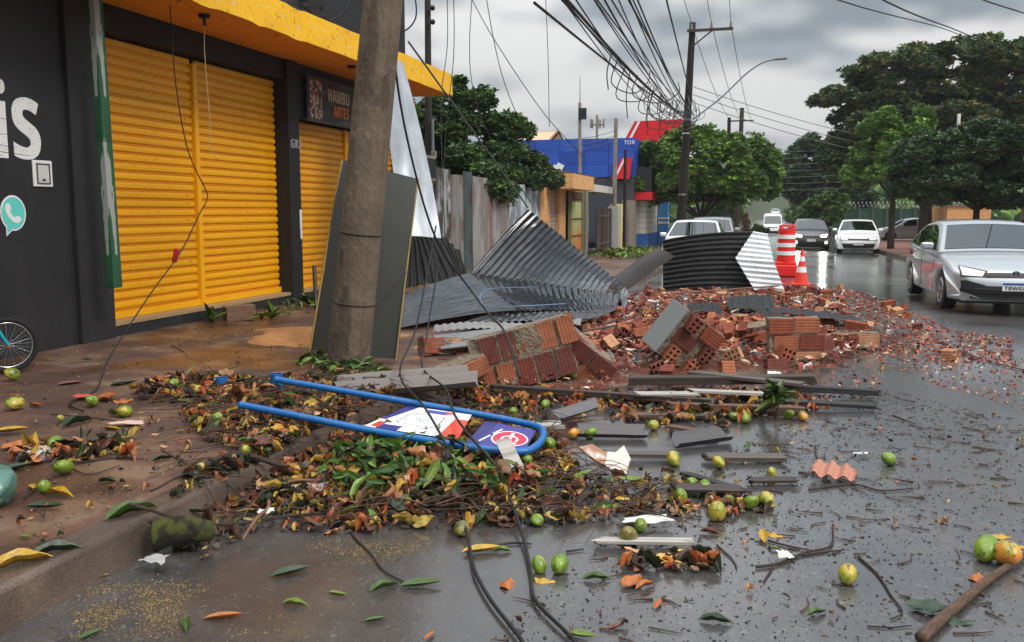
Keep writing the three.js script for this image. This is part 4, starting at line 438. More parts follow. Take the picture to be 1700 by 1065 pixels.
  lay([[-6.6, -10.9], [-6.4, -10.2], [-5.9, -11.5], [-6.9, -12.6]], 60, 0.12, 0.08, 0.18, cG, 0.9); lay([[-6, -30], [-3.4, -28], [-3.2, -36], [-5.6, -38]], 900, 0.15, 0.1, 0.25, cG.concat(cA.slice(1, 2)), 0.8);
  L4.forEach((l, i) => tag(inst('leaf_litter', leafG[i] ?? rollG[i - 4], MP(0xffffff, 0.5, { map: leafTex }), null, l), 'wet fallen leaves heaped along the gutter', null, null, 'stuff'));
  // fine litter: blossom grains, grit, dark specks
  const bit = new THREE.IcosahedronGeometry(1, 0), grains = [], grit = []; const gc = [[140, 114, 60], [168, 142, 86], [108, 86, 50], [132, 120, 90], [88, 74, 52], [74, 60, 46], [96, 76, 56]].map((c) => S(...c)), dc = [[44, 40, 37], [62, 52, 46], [38, 36, 35], [84, 72, 62], [100, 92, 84]].map((c) => S(...c));
  const cl = (x, z) => sst(0.42, 0.62, fbm(x * 3 + 40, z * 3, 4096, 4, 77));
  const g1 = (poly, n, s0, s1) => scatter(poly, n, (x, z) => { if (rnd() > (Math.pow(cl(x, z), 1.5) + 0.06) * sst(0, 0.3, edge(x, z, poly))) return; const s = R(s0, s1); grains.push([E3(V(x, groundAt(x, z) + s * 0.5, z), R(3), R(6), 0, V(s * R(1, 2), s * 0.7, s)), pick(gc)]); });
  g1(GRAIN_A, 26000, 0.0008, 0.0026); g1(GRAIN_B, 9000, 0.0008, 0.0028); g1(GRAIN_C, 9000, 0.0008, 0.0026); g1([[KL + 0.3, -1.8], [KL + 0.06, -1.8], [KL + 0.06, -3.7], [KL + 0.25, -3.7]], 1600, 0.002, 0.006);
  scatter(PILE, 5000, (x, z) => { const s = mix(0.002, 0.014, Math.pow(rnd(), 2)); grit.push([E3(V(x, groundAt(x, z) + s * 0.4 + R(0.012), z), R(3), R(6), 0, V(s * R(1, 3), s * 0.6, s)), pick(dc)]); });
  scatter(SPECK, 8500, (x, z) => { const s = mix(0.0012, 0.0055, Math.pow(rnd(), 4)); grit.push([E3(V(x, groundAt(x, z) + s * 0.4, z), R(3), R(6), 0, V(s * R(1, 3), s * 0.6, s)), pick(dc)]); });
  scatter([[-7, -6], [-3, -2.5], [-3, -7], [-6.8, -11]], 1800, (x, z) => { const s = mix(0.002, 0.012, Math.pow(rnd(), 4)); grit.push([E3(V(x, groundAt(x, z) + s * 0.4, z), R(3), R(6), 0, V(s * R(1, 2), s * 0.6, s)), rnd() < 0.5 ? pick(dc) : pick(gc)]); });
  tag(inst('blossom_grains', bit, M(0xffffff, 0.85), null, grains), 'golden blossom grains and sawdust on the wet ground', null, null, 'stuff'); tag(inst('road_grit', bit, M(0xffffff, 0.9), null, grit), 'dark specks of grit and bark on the ground', null, null, 'stuff');
}
// ---------- twigs and branches ----------
const barkT = rep(tex(256, (u, v) => { const a = fbm(u * 12, v * 5, 12, 5, 480); return lerp3([0.55, 0.52, 0.5], [1, 1, 1], a); }), 2, 6);
const mTwig = [M(S(70, 54, 46), 0.8, { map: barkT, bumpMap: barkT, bumpScale: 0.004 }), M(S(150, 104, 76), 0.8, { map: barkT }), M(S(108, 84, 66), 0.8, { map: barkT, bumpMap: barkT, bumpScale: 0.006 })];
{
  const nameIt = { 0: 'thick bare branch crossing the bottom right corner', 1: 'forked twig beside a mango on the open asphalt', 4: 'thin bent twig near the bottom right', 6: 'dark twig reaching right from the ribbed clay tile', 8: 'curved dark stem ending at a large green leaf', 10: 'heavy dark branch in the left of the leaf pile', 11: 'pale orange branch bent down at the leaf pile edge', 13: 'very long thin branch along the lower edge of the leaf pile' };
  const sides = {}, sideOf = (i) => TWIGS[i][0][0][0] < KL ? 0 : i > 9 && i < 22 ? 1 : 2, angle = (i) => Math.atan2(TWIGS[i][0][0][0], -TWIGS[i][0][0][1]), rank = (i) => TWIGS.map((_, k) => k).filter((k) => sideOf(k) === sideOf(i) && !nameIt[k]).sort((a, b) => angle(a) - angle(b)).indexOf(i);
  TWIGS.forEach(([pl, r], i) => { const inPile = i > 9 && i < 22, rr = i ? r * 0.85 : r, P = pl.map(([x, z], j) => V(x, groundAt(x, z) + rr + (inPile ? 0.07 + 0.03 * Math.sin(j * 2 + i) : 0.002), z)); const o = mesh('twig', taper(P, rr * 1.1, rr * 0.6, 28, 7), i ? (i === 11 || i === 12 ? mTwig[1] : mTwig[0]) : mTwig[2]); const side = P[0].x < KL ? 'on the brown pavement' : inPile ? 'inside the leaf pile' : 'on the wet asphalt'; sides[side] = (sides[side] ?? 0) + 1; tag(o, nameIt[i] ?? `thin dark twig ${side}, ${['largest', 'second', 'third', 'fourth', 'fifth', 'sixth', 'seventh', 'eighth', 'ninth', 'tenth', 'eleventh', 'twelfth', 'thirteenth', 'fourteenth', 'fifteenth', 'sixteenth', 'seventeenth'][rank(i)]} from the left`.replace('largest from the left', 'leftmost'), 'twig', 'twigs ' + side); });
  const fine = []; for (let i = 0; i < 1200; i++) { let x, z; const far = i > 960; scatter(far ? SPECK : PILE, 1, (a, b) => { x = a; z = b; }); const a = R(6.28), L = far ? R(0.03, 0.16) : R(0.1, 0.6), y = groundAt(x, z) + (far ? 0.006 : R(0.01, 0.1)); fine.push(taper([[x, y, z], [x + Math.cos(a) * L * 0.5 + R(-0.03, 0.03), y + (far ? 0 : R(-0.02, 0.05)), z + Math.sin(a) * L * 0.5], [x + Math.cos(a) * L, y + (far ? 0 : R(-0.04, 0.04)), z + Math.sin(a) * L]], R(0.0025, 0.0065), 0.0015, 6, 4)); }
  tag(mesh('twig_litter', mg(fine), M(S(96, 74, 60), 0.8, { map: barkT })), 'tangle of fine twigs in the leaf pile', null, null, 'stuff');
}
// ---------- small things on the pavement ----------
{
  const lg = mesh('mossy_log', (() => { const g = taper([[-0.2, 0.0, 0.05], [0, 0.03, 0.01], [0.2, 0, -0.06]], 0.1, 0.06, 20, 18), p = g.attributes.position; for (let i = 0; i < p.count; i++) { const n = 1 + 0.16 * (fbm(p.getX(i) * 9, p.getY(i) * 12 + p.getZ(i) * 9, 4096, 4, 91) - 0.5); p.setXYZ(i, p.getX(i), p.getY(i) * n, p.getZ(i) * n); } g.computeVertexNormals(); return g; })(), M(0xffffff, 0.95, { map: rep(tex(256, (u, v) => lerp3(rgb(34, 28, 20), rgb(78, 84, 28), sst(0.35, 0.6, fbm(u * 6, v * 6, 6, 5, 500)))), 1, 2), bumpMap: rep(grain, 1, 1), bumpScale: 0.02 })); lg.scale.set(0.62, 0.75, 0.75); lg.position.set(-2.56, 0.065, -3.48); lg.rotation.set(0, 0.35, -0.05); tag(lg, 'short mossy green log lying in the gutter', 'log');
  const bag = mesh('plastic_bag', (() => { const g = mergeVertices((() => { const q = new THREE.IcosahedronGeometry(0.095, 6); q.deleteAttribute('uv'); q.deleteAttribute('normal'); return q; })(), 1e-5), p = g.attributes.position; for (let i = 0; i < p.count; i++) { const x = p.getX(i), y = p.getY(i), z = p.getZ(i), f = 1 + 0.9 * (fbm(x * 9 + 9, y * 9 + z * 7, 4096, 3, 93) - 0.5) + R(-0.05, 0.05); p.setXYZ(i, x * f * 1.15 - 0.1 * y, Math.max(-0.09, y * f * 0.95), z * f); } return toCreasedNormals(g, 0.75); })(), MP(S(88, 128, 116), 0.3, { transmission: 0.25, thickness: 0 })); bag.position.set(-3.6, 0.22, -3.42); tag(bag, 'crumpled pale green plastic bag at the left edge', 'bag');
  const cup = thing('plastic_cup', 'clear plastic cup lying on its side on the pavement', 'cup', null, [-3.96, WALK + 0.042, -4.1], 0.4); const cp = new THREE.LatheGeometry([[0.001, 0], [0.026, 0], [0.037, 0.1], [0.039, 0.1], [0.028, -0.002]].map((a) => new THREE.Vector2(...a)), 24); mesh('wall', tf(cp, -0.05, 0, 0, 0, 0, -Math.PI / 2 - 0.1), MP(S(210, 212, 214), 0.25, { transmission: 0.5, thickness: 0 }), cup); mesh('rim', tf(new THREE.TorusGeometry(0.039, 0.002, 6, 24), 0.05, 0.01, 0, 0, Math.PI / 2), M(S(200, 202, 204), 0.4), cup);
  const bl = thing('hollow_block', 'brown hollow building block on the pavement below the yellow shutter', 'block', null, [-6.62, WALK + 0.1, -10.35], 0.9); mesh('block', uvBox(brickGeo(0.38, 0.19, 0.19, 1, 2)), M(S(132, 100, 80), 0.9, { map: brickTex }), bl); bl.rotation.z = 0.03;
  tag(mesh('sand_pile', (() => { const g = grid(50, 40, (s, t) => { const x = (s - 0.5) * 2.3, z = (t - 0.5) * 2.0, r = Math.hypot(x / 1.1, z / 0.95), n = fbm(x * 3 + 4, z * 3, 4096, 4, 95); return V(x, 0.1 * sst(1.0, 0.1, r + (n - 0.5) * 1.1) - 0.025 + 0.015 * n * (r < 1 ? 1 : 0), z); }); g.translate(-4.95, WALK, -9.3); return g; })(), M(0xffffff, 0.95, { map: rep(tex(256, (u, v) => { const a = vn(u * 128, v * 128, 128, 510), b = fbm(u * 6, v * 6, 6, 4, 511); return lerp3(rgb(158, 104, 58), rgb(214, 158, 100), a * 0.6 + b * 0.4); }), 4), bumpMap: rep(grain, 4), bumpScale: 0.012 })), 'low spread of orange sand on the pavement left of the panel', null, null, 'stuff');
  tag(mesh('black_pipe', taper([[-6.3, 0.14, -11.85], [-6.42, 0.75, -12.05]], 0.03, 0.03, 4, 10), M(S(34, 38, 40), 0.5)), 'black pipe leaning against the pilaster between the shutters', 'pipe');
  // leafy sapling torn off and lying upright on the road
  const sp = thing('mango_sprig', 'sprig of long green leaves standing at the end of the white board', 'plant', null, [0.1, 0, -6.85]); sp.scale.setScalar(0.82); mesh('stem', taper([[0, 0.02, 0], [0.02, 0.16, 0.02], [0, 0.32, 0]], 0.01, 0.005, 8, 6), mTwig[0], sp);
  for (let i = 0; i < 26; i++) { const a = i * 2.4, m = mesh('leaf', leafG[i % 2], mLeaf[pick([0, 0, 1, 5])], sp), L = R(0.12, 0.26), el = R(-0.75, 0.95); m.scale.setScalar(L); m.rotation.set(R(-0.3, 0.3), a, el, 'YXZ'); m.position.set(Math.cos(a) * L * 0.45 * Math.cos(el), 0.13 + (i % 9) * 0.02 + L * 0.45 * Math.sin(el), -Math.sin(a) * L * 0.45 * Math.cos(el)); }
  const weed = (x, z, n, l) => { const w = thing('weed', l, 'plant', 'weeds along the shop wall', [x, WALK, z]); for (let i = 0; i < n; i++) { const a = R(6.28), L = R(0.14, 0.3), m = mesh('leaf', leafG[i % 2], mLeaf[pick([0, 1, 1, 5])], w), el = R(0.2, 1.2); m.scale.setScalar(L); m.rotation.set(0, a, el, 'YXZ'); m.position.set(Math.cos(a) * L * 0.4 * Math.cos(el), L * 0.45 * Math.sin(el) + 0.01, -Math.sin(a) * L * 0.4 * Math.cos(el)); } };
  weed(-6.8, -10.0, 12, 'weed growing left of the hollow block'); weed(-6.3, -10.6, 14, 'weed growing right of the hollow block'); weed(-6.6, -12.2, 18, 'weed at the foot of the pilaster between the shutters'); weed(-6.5, -12.6, 16, 'tall weed beside the leaning black pipe');
}
// wheels shared by the vehicles
const mTyre = M(S(26, 26, 27), 0.85), mRim = M(S(150, 152, 155), 0.35, { metalness: 0.7 }), mDarkRim = M(S(46, 47, 49), 0.5), mChrome = M(S(190, 192, 195), 0.2, { metalness: 0.9 });
function bicycle(name, label, p, ry, r, c, group) {
  const b = thing(name, label, 'bicycle', group, p, ry), m = M(c, 0.35), L = r * 3.0, k = r / 0.33;
  for (const x of [0, -L]) { const w = mesh('wheel', tf(new THREE.TorusGeometry(r - 0.02, 0.022, 10, 44), x, r, 0), mTyre, b); mesh('rim', tf(new THREE.TorusGeometry(r - 0.047, 0.008, 6, 44), x, r, 0), mChrome, w); const sp = []; for (let i = 0; i < 28; i++) { const a = i / 28 * 6.283, h = i % 2 ? 0.03 : -0.03; sp.push(taper([[x + Math.cos(a + 0.4) * 0.02, r + Math.sin(a + 0.4) * 0.02, h], [x + Math.cos(a) * (r - 0.05), r + Math.sin(a) * (r - 0.05), 0]], 0.0016, 0.0016, 1, 4)); } mesh('spokes', mg(sp), mChrome, w); mesh('hub', tf(new THREE.CylinderGeometry(0.022, 0.022, 0.09, 12), x, r, 0, Math.PI / 2), M(S(150, 92, 50), 0.6), w); }
  const T = (a, q, rad = 0.014) => taper([[...a], [...q]], rad, rad, 2, 8), H = [-0.2 * k, r + 0.42 * k, 0], S0 = [-L * 0.62, r + 0.38 * k, 0], BB = [-L * 0.56, r * 0.85, 0];
  mesh('fork', [T([0, r, 0.05], [-0.14 * k, r + 0.3 * k, 0.05], 0.012), T([0, r, -0.05], [-0.14 * k, r + 0.3 * k, -0.05], 0.012), T([-0.14 * k, r + 0.3 * k, 0.05], [-0.14 * k, r + 0.3 * k, -0.05]), T([-0.14 * k, r + 0.3 * k, 0], H, 0.018)], m, b);
  mesh('frame', [T([-0.15 * k, r + 0.34 * k, 0], S0, 0.017), T([-0.13 * k, r + 0.3 * k, 0], BB, 0.019), T(S0, BB, 0.016), T(BB, [-L, r, 0.04], 0.01), T(BB, [-L, r, -0.04], 0.01), T(S0, [-L, r, 0.04], 0.009), T(S0, [-L, r, -0.04], 0.009)], m, b);
  mesh('handlebar', [tube([[H[0] - 0.06, H[1] + 0.14, 0.27], [H[0], H[1] + 0.1, 0.12], [H[0], H[1] + 0.06, 0], [H[0], H[1] + 0.1, -0.12], [H[0] - 0.06, H[1] + 0.14, -0.27]], 0.012, 20, 8)], mDark, b); mesh('saddle', rbox(0.24, 0.06, 0.13, 0.025, S0[0] - 0.03, S0[1] + 0.12, 0), mDark, b); mesh('seat_post', T(S0, [S0[0] - 0.03, S0[1] + 0.1, 0], 0.012), mChrome, b); mesh('crank', [tf(new THREE.TorusGeometry(0.075, 0.008, 6, 24), BB[0], BB[1], 0.04), box(0.015, 0.3, 0.012, BB[0], BB[1], 0.06, 0, 0, 0.6)], mDark, b);
  return b;
}
bicycle('turquoise_bicycle', 'turquoise bicycle by the black wall with only its front wheel in view', [-6.42, WALK, -6.4], 0.92, 0.245, S(24, 168, 190)).rotation.z = 0.02;
// ---------- vehicles ----------
function car(label, group, pos, ry, o) {                       // local: front towards +z, x across
  const t = thing(o.name, label, o.cat ?? 'car', group, pos, ry), W = o.W, r = 0.07, wr = o.wr ?? 0.315, ar = wr + 0.05, zf = o.zf, zr = o.zr, L2 = o.L / 2;
  const paint = MP(o.color, 0.32, { metalness: o.metal ?? 0.35, clearcoat: 1, clearcoatRoughness: 0.06 }), glass = MP(S(14, 20, 20), 0.03, { metalness: 0, specularIntensity: 1, clearcoat: 1, clearcoatRoughness: 0.02 }), blk = M(S(22, 22, 24), 0.45);
  const hw = (z, y) => { const e = Math.abs(z) / L2, tap = 1 - 0.13 * Math.pow(clamp((e - 0.6) / 0.4), 2.2) - 0.22 * Math.pow(clamp((e - 0.9) / 0.1), 2), tum = y < o.belt ? 1 - 0.05 * Math.pow(clamp((0.5 - y) / 0.4), 2) - 0.03 * sst(0.62, o.belt, y) : 0.965 - (o.tum ?? 0.24) * (y - o.belt) / (o.H - o.belt); return tap * tum; };
  const warp = (g) => { const p = g.attributes.position; for (let i = 0; i < p.count; i++) { const x = p.getX(i), y = p.getY(i), z = p.getZ(i), s = x / (W / 2); p.setXYZ(i, x * hw(z, y), y - 0.03 * s * s * (y > 0.55 ? 1 : 0), z - 0.09 * s * s * Math.sign(z) * sst(0.8, 1, Math.abs(z) / L2)); } return g; };
  const ext = (pts, w, rad, steps = 12) => { const g = new THREE.ExtrudeGeometry(new THREE.Shape(pts.map(([z, y]) => new THREE.Vector2(z, y))), { depth: w - 2 * rad, steps, bevelEnabled: true, bevelThickness: rad, bevelSize: rad, bevelOffset: -rad, bevelSegments: 4 }); g.translate(0, 0, -(w - 2 * rad) / 2); g.rotateY(-Math.PI / 2); const q = mergeVertices((() => { g.deleteAttribute('uv'); g.deleteAttribute('normal'); return g; })(), 1e-4); return q; };
  const arc = (zc) => { const a = []; for (let i = 0; i <= 12; i++) { const th = i / 12 * Math.PI; a.push([zc + Math.cos(th) * ar, wr + 0.005 + Math.sin(th) * ar]); } return a; };
  const low = [...o.top, ...[[zf + ar + 0.02, 0.2]], ...arc(zf).map((q) => q), [zf - ar - 0.02, 0.19], [zr + ar + 0.02, 0.19], ...arc(zr), [zr - ar - 0.02, 0.22]];
  const fixN = (g, a = 0.55) => toCreasedNormals(g, a);
  mesh('body', fixN(warp(ext(low, W, r))), paint, t);
  mesh('underbody', span(-W * 0.4, W * 0.4, 0.16, 0.5, -L2 * 0.88, L2 * 0.86), blk, t);
  mesh('cabin', fixN(warp(ext(o.cabin, W, 0.06))), paint, t);
  const quad = (a, b, c, d, nu = 10, nv = 4) => grid(nu, nv, (s, tt) => V(...a).lerp(V(...b), s).lerp(V(...d).lerp(V(...c), s), tt));
  const gl = (a, b, out) => { const g = quad([-W / 2 * 0.9, a[1], a[0]], [W / 2 * 0.9, a[1], a[0]], [W / 2 * 0.92, b[1], b[0]], [-W / 2 * 0.92, b[1], b[0]], 12, 5); const p = g.attributes.position; for (let i = 0; i < p.count; i++) { p.setZ(i, p.getZ(i) + out * 0.022); p.setY(i, p.getY(i) + 0.022); } warp(g); g.computeVertexNormals(); return g; };
  mesh('windscreen', gl(o.ws[0], o.ws[1], 1), glass, t); mesh('rear_window', gl(o.rw[0], o.rw[1], -1), glass, t);
  for (const s of [-1, 1]) for (const w of o.side) { const g = new THREE.ShapeGeometry(new THREE.Shape(w.map(([z, y]) => new THREE.Vector2(z, y)))); const p = g.attributes.position; for (let i = 0; i < p.count; i++) { const z = p.getX(i), y = p.getY(i); p.setXYZ(i, s * (W / 2 * hw(z, y) + 0.007), y - 0.03, z); } g.computeVertexNormals(); mesh('side_window', g, glass, t); }
  // front: pieces laid on the nose surface
  const nose = (y) => { const f = o.front; for (let i = 0; i < f.length - 1; i++) if (y <= f[i][1] && y >= f[i + 1][1]) return mix(f[i][0], f[i + 1][0], (f[i][1] - y) / (f[i][1] - f[i + 1][1])); return f.at(-1)[0]; };
  const onNose = (n, a, b, c, d, m, out = 0.008, par = t) => { const g = grid(10, 5, (s, tt) => { const x = mix(mix(a[0], b[0], s), mix(d[0], c[0], s), tt), y = mix(mix(a[1], b[1], s), mix(d[1], c[1], s), tt); return V(x / hw(nose(y), y) * 1, y + 0.03 * (x / (W / 2)) ** 2 * (y > 0.55 ? 1 : 0), nose(y) + out); }); warp(g); g.computeVertexNormals(); return mesh(n, g, m, par); };
  const hwF = W / 2 * 0.8, lampM = o.lit ? M(S(255, 250, 240), 0.3, { emissive: new THREE.Color(1, 0.97, 0.9), emissiveIntensity: o.lit }) : MP(S(214, 220, 226), 0.1, { clearcoat: 1 });
  for (const s of [-1, 1]) { const y0 = o.lampY; onNose('headlight_housing', [s * hwF * 0.52, y0 + 0.02], [s * hwF * 1.06, y0 + 0.1], [s * hwF * 1.07, y0 - 0.06], [s * hwF * 0.6, y0 - 0.075], blk, 0.006); const h = onNose('headlight', [s * hwF * 0.58, y0 + 0.01], [s * hwF * 1.04, y0 + 0.085], [s * hwF * 1.04, y0 - 0.04], [s * hwF * 0.66, y0 - 0.06], lampM, 0.012); if (o.lit) { const f = mesh('fog_lamp', tf(new THREE.SphereGeometry(0.06, 12, 8), s * hwF * 0.98, 0.4, L2 - 0.12), lampM, t); } if (o.amber && s > 0) mesh('indicator', tf(new THREE.SphereGeometry(0.05, 12, 8), s * hwF * 0.8, y0 + 0.0, L2 - 0.14), M(S(255, 170, 40), 0.3, { emissive: new THREE.Color(1, 0.5, 0.06), emissiveIntensity: 5 }), t); }
  onNose('grille', [-hwF * 0.56, o.lampY + 0.0], [hwF * 0.56, o.lampY + 0.0], [hwF * 0.6, o.lampY - 0.075], [-hwF * 0.6, o.lampY - 0.075], blk, 0.01);
  onNose('intake', [-hwF * 0.98, o.inY ?? 0.46], [hwF * 0.98, o.inY ?? 0.46], [hwF * 0.86, 0.25], [-hwF * 0.86, 0.25], blk, 0.009);
  for (let i = 0; i < 3; i++) onNose('intake_bar', [-hwF * 0.8, 0.42 - i * 0.055], [hwF * 0.8, 0.42 - i * 0.055], [hwF * 0.8, 0.408 - i * 0.055], [-hwF * 0.8, 0.408 - i * 0.055], M(S(58, 58, 60), 0.4), 0.014);
  if (o.big) { onNose('chrome_strip', [-hwF * 0.55, o.lampY + 0.006], [hwF * 0.55, o.lampY + 0.006], [hwF * 0.55, o.lampY - 0.006], [-hwF * 0.55, o.lampY - 0.006], mChrome, 0.016); for (const s of [-1, 1]) { onNose('bumper_blade', [s * hwF * 0.72, 0.27], [s * hwF * 1.06, 0.36], [s * hwF * 1.06, 0.34], [s * hwF * 0.72, 0.25], paint, 0.02); onNose('intake_corner', [s * hwF * 0.6, 0.47], [s * hwF * 1.08, 0.56], [s * hwF * 1.06, 0.34], [s * hwF * 0.7, 0.29], blk, 0.01); } onNose('lower_lip', [-hwF * 0.95, 0.245], [hwF * 0.95, 0.245], [hwF * 0.95, 0.225], [-hwF * 0.95, 0.225], paint, 0.02);
    const zE = nose(0.64) + 0.02; mesh('emblem', [tf(new THREE.TorusGeometry(0.062, 0.008, 8, 32), 0, 0.635, zE)], mChrome, t); const bar = (a, q) => taper([[a[0], a[1] + 0.635, zE], [q[0], q[1] + 0.635, zE]], 0.006, 0.006, 1, 6); const V1 = [bar([-0.028, 0.054], [0, 0.008]), bar([0.028, 0.054], [0, 0.008]), bar([-0.054, 0.026], [-0.024, -0.05]), bar([-0.024, -0.05], [0, -0.004]), bar([0, -0.004], [0.024, -0.05]), bar([0.024, -0.05], [0.054, 0.026])]; mesh('emblem_mark', mg(V1), mChrome, t); mesh('emblem_disc', tf(new THREE.CylinderGeometry(0.06, 0.06, 0.012, 28), 0, 0.635, zE - 0.01, Math.PI / 2), blk, t);
    mesh('handle', [rbox(0.02, 0.025, 0.17, 0.008, -W / 2 + 0.012, 0.83, -0.05), rbox(0.02, 0.025, 0.17, 0.008, -W / 2 + 0.018, 0.84, -1.0)], paint, t); mesh('door_gap', [box(0.006, 0.62, 0.008, -W / 2 * hw(0, 0.6) + 0.004, 0.56, -0.22), box(0.006, 0.62, 0.008, -W / 2 * hw(0, 0.6) + 0.004, 0.56, 0.82)], blk, t); }
  if (o.plate !== false) { const pz = nose(0.42) + 0.035, pl = mesh('number_plate', rbox(0.4, 0.13, 0.012, 0.004, 0, o.plY ?? 0.47, pz), M(S(222, 224, 226), 0.4), t); if (o.big) { mesh('plate_band', box(0.396, 0.034, 0.003, 0, (o.plY ?? 0.47) + 0.046, pz + 0.008), M(S(30, 74, 150), 0.4), pl); const g = letters('TBWGB5', 0.062, 0.003); g.computeBoundingBox(); g.translate(-(g.boundingBox.max.x) / 2, (o.plY ?? 0.47) - 0.05, pz + 0.0065); mesh('plate_text', g, M(S(30, 30, 34), 0.5), pl); } }
  for (const s of [-1, 1]) { const mr = mesh('mirror', rbox(0.2, 0.13, 0.12, 0.045, s * (W / 2 + 0.07), o.belt + 0.06, o.mz ?? 0.62), paint, t); mesh('mirror_arm', box(0.12, 0.03, 0.04, s * (W / 2 - 0.02), o.belt + 0.01, o.mz ?? 0.62), blk, mr);
    const tl = mesh('tail_light', rbox(0.04, 0.14, 0.16, 0.015, s * (W / 2 * 0.82), o.belt - 0.14, -L2 * 0.93), M(S(150, 20, 22), 0.2), t);
    for (const z of [zf, zr]) { const w = mesh('wheel', tf(new THREE.LatheGeometry([[wr * 0.62, -0.1], [wr * 0.9, -0.105], [wr, -0.085], [wr, 0.085], [wr * 0.9, 0.105], [wr * 0.62, 0.1]].map((q) => new THREE.Vector2(...q)), 32), s * (W / 2 - 0.125), wr, z, 0, 0, Math.PI / 2), mTyre, t); const sp = [tf(new THREE.CylinderGeometry(wr * 0.16, wr * 0.16, 0.03, 14), 0, 0, 0, 0, 0, Math.PI / 2), tf(new THREE.TorusGeometry(wr * 0.62, 0.018, 6, 30), 0, 0, 0, 0, Math.PI / 2)]; for (let i = 0; i < 5; i++) for (const d of [-0.14, 0.14]) { const a = i / 5 * 6.283 + d; sp.push(box(0.025, wr * 0.6, 0.035, 0, wr * 0.32 * Math.cos(a), wr * 0.32 * Math.sin(a), a)); } mesh('rim', tf(mg(sp), s * (W / 2 - 0.028), wr, z), mRim, w); mesh('rim_back', tf(new THREE.CylinderGeometry(wr * 0.63, wr * 0.63, 0.05, 24), s * (W / 2 - 0.1), wr, z, 0, 0, Math.PI / 2), mDarkRim, w); } }
  if (o.lit) for (const s of [-1, 1]) { const L = new THREE.SpotLight(new THREE.Color(1, 0.96, 0.88), 14, 0, 0.5, 0.6); L.position.set(s * hwF * 0.8, o.lampY, L2 + 0.08); L.target.position.set(s * hwF * 0.8, -0.3, L2 + 9); L.castShadow = true; t.add(L, L.target); }
  return t;
}
const sedan = { name: 'sedan', L: 4.54, W: 1.75, H: 1.47, belt: 0.96, zf: 1.34, zr: -1.31, wr: 0.315, lampY: 0.67, plY: 0.455,
  top: [[-2.2, 0.28], [-2.27, 0.5], [-2.26, 0.78], [-2.2, 0.99], [-2.1, 1.03], [-1.6, 1.05], [-0.8, 1.0], [0.3, 0.97], [1.0, 0.95], [1.5, 0.88], [1.9, 0.78], [2.1, 0.7], [2.2, 0.62], [2.25, 0.5], [2.27, 0.38], [2.24, 0.27], [2.15, 0.21]],
  front: [[1.9, 0.78], [2.1, 0.7], [2.2, 0.62], [2.25, 0.5], [2.27, 0.38], [2.24, 0.27], [2.15, 0.2]],
  cabin: [[-1.85, 0.95], [-1.8, 1.05], [-1.25, 1.33], [-0.9, 1.43], [-0.4, 1.475], [0.0, 1.465], [0.28, 1.42], [0.62, 1.22], [1.08, 0.97], [1.08, 0.9]],
  ws: [[0.3, 1.38], [1.0, 0.99]], rw: [[-1.2, 1.33], [-1.74, 1.06]],
  side: [[[-0.32, 1.02], [0.72, 1.0], [0.28, 1.3], [-0.05, 1.4], [-0.32, 1.415]], [[-1.0, 1.02], [-0.4, 1.02], [-0.4, 1.415], [-0.85, 1.38], [-1.15, 1.28]], [[-1.5, 1.06], [-1.08, 1.03], [-1.2, 1.24]]] };
const hatch = { ...sedan, name: 'hatchback', L: 4.1, W: 1.76, H: 1.53, zr: -1.2, zf: 1.3, belt: 1.0, lampY: 0.72, plY: 0.5,
  top: [[-1.95, 0.28], [-2.05, 0.5], [-2.03, 0.85], [-1.95, 1.05], [-1, 1.03], [0.3, 1.0], [0.95, 0.98], [1.45, 0.93], [1.8, 0.84], [1.95, 0.75], [2.02, 0.62], [2.05, 0.4], [2.02, 0.28], [1.95, 0.22]], front: [[1.8, 0.84], [1.95, 0.75], [2.02, 0.62], [2.05, 0.4], [2.02, 0.28], [1.95, 0.2]],
  cabin: [[-1.98, 1.0], [-1.95, 1.1], [-1.6, 1.45], [-1.1, 1.53], [-0.3, 1.54], [0.1, 1.5], [0.4, 1.4], [1.02, 1.0], [1.02, 0.93]], ws: [[0.34, 1.42], [0.96, 1.02]], rw: [[-1.66, 1.42], [-1.94, 1.1]],
  side: [[[-0.32, 1.05], [0.7, 1.04], [0.25, 1.38], [-0.32, 1.46]], [[-1.1, 1.05], [-0.4, 1.05], [-0.4, 1.46], [-1.1, 1.46]], [[-1.7, 1.12], [-1.18, 1.06], [-1.18, 1.45], [-1.45, 1.42]]] };
const van = { ...hatch, name: 'van', cat: 'van', L: 5.2, W: 2.0, H: 2.25, zf: 1.75, zr: -1.6, belt: 1.15, lampY: 0.85, wr: 0.34, tum: 0.1, mz: 1.2,
  top: [[-2.5, 0.3], [-2.6, 0.5], [-2.58, 1.2], [0.5, 1.18], [1.6, 1.15], [2.3, 1.05], [2.5, 0.9], [2.58, 0.6], [2.6, 0.4], [2.5, 0.28]], front: [[2.3, 1.05], [2.5, 0.9], [2.58, 0.6], [2.6, 0.4], [2.5, 0.2]],
  cabin: [[-2.58, 1.1], [-2.56, 2.2], [-2.3, 2.25], [0.8, 2.25], [1.2, 2.1], [1.95, 1.12], [1.95, 1.05]], ws: [[1.22, 2.02], [1.9, 1.2]], rw: [[-2.52, 1.9], [-2.56, 1.3]], side: [[[0.4, 1.25], [1.5, 1.22], [1.0, 1.9], [0.4, 1.95]]] };
car('silver sedan driving towards the viewer at the right edge', null, [3.5, slope(-17), -17.1], 0.03, { ...sedan, color: S(176, 180, 184), big: true, metal: 0.5 }).scale.y = 0.955;
car('dark grey hatchback with headlights lit coming down the road', null, [2.05, slope(-48), -48.2], 0, { ...hatch, color: S(92, 88, 86), lit: 9, amber: true });
car('white sedan parked at the right kerb facing the viewer', null, [3.85, slope(-42), -43.3], -0.05, { ...sedan, color: S(236, 236, 236), metal: 0 });
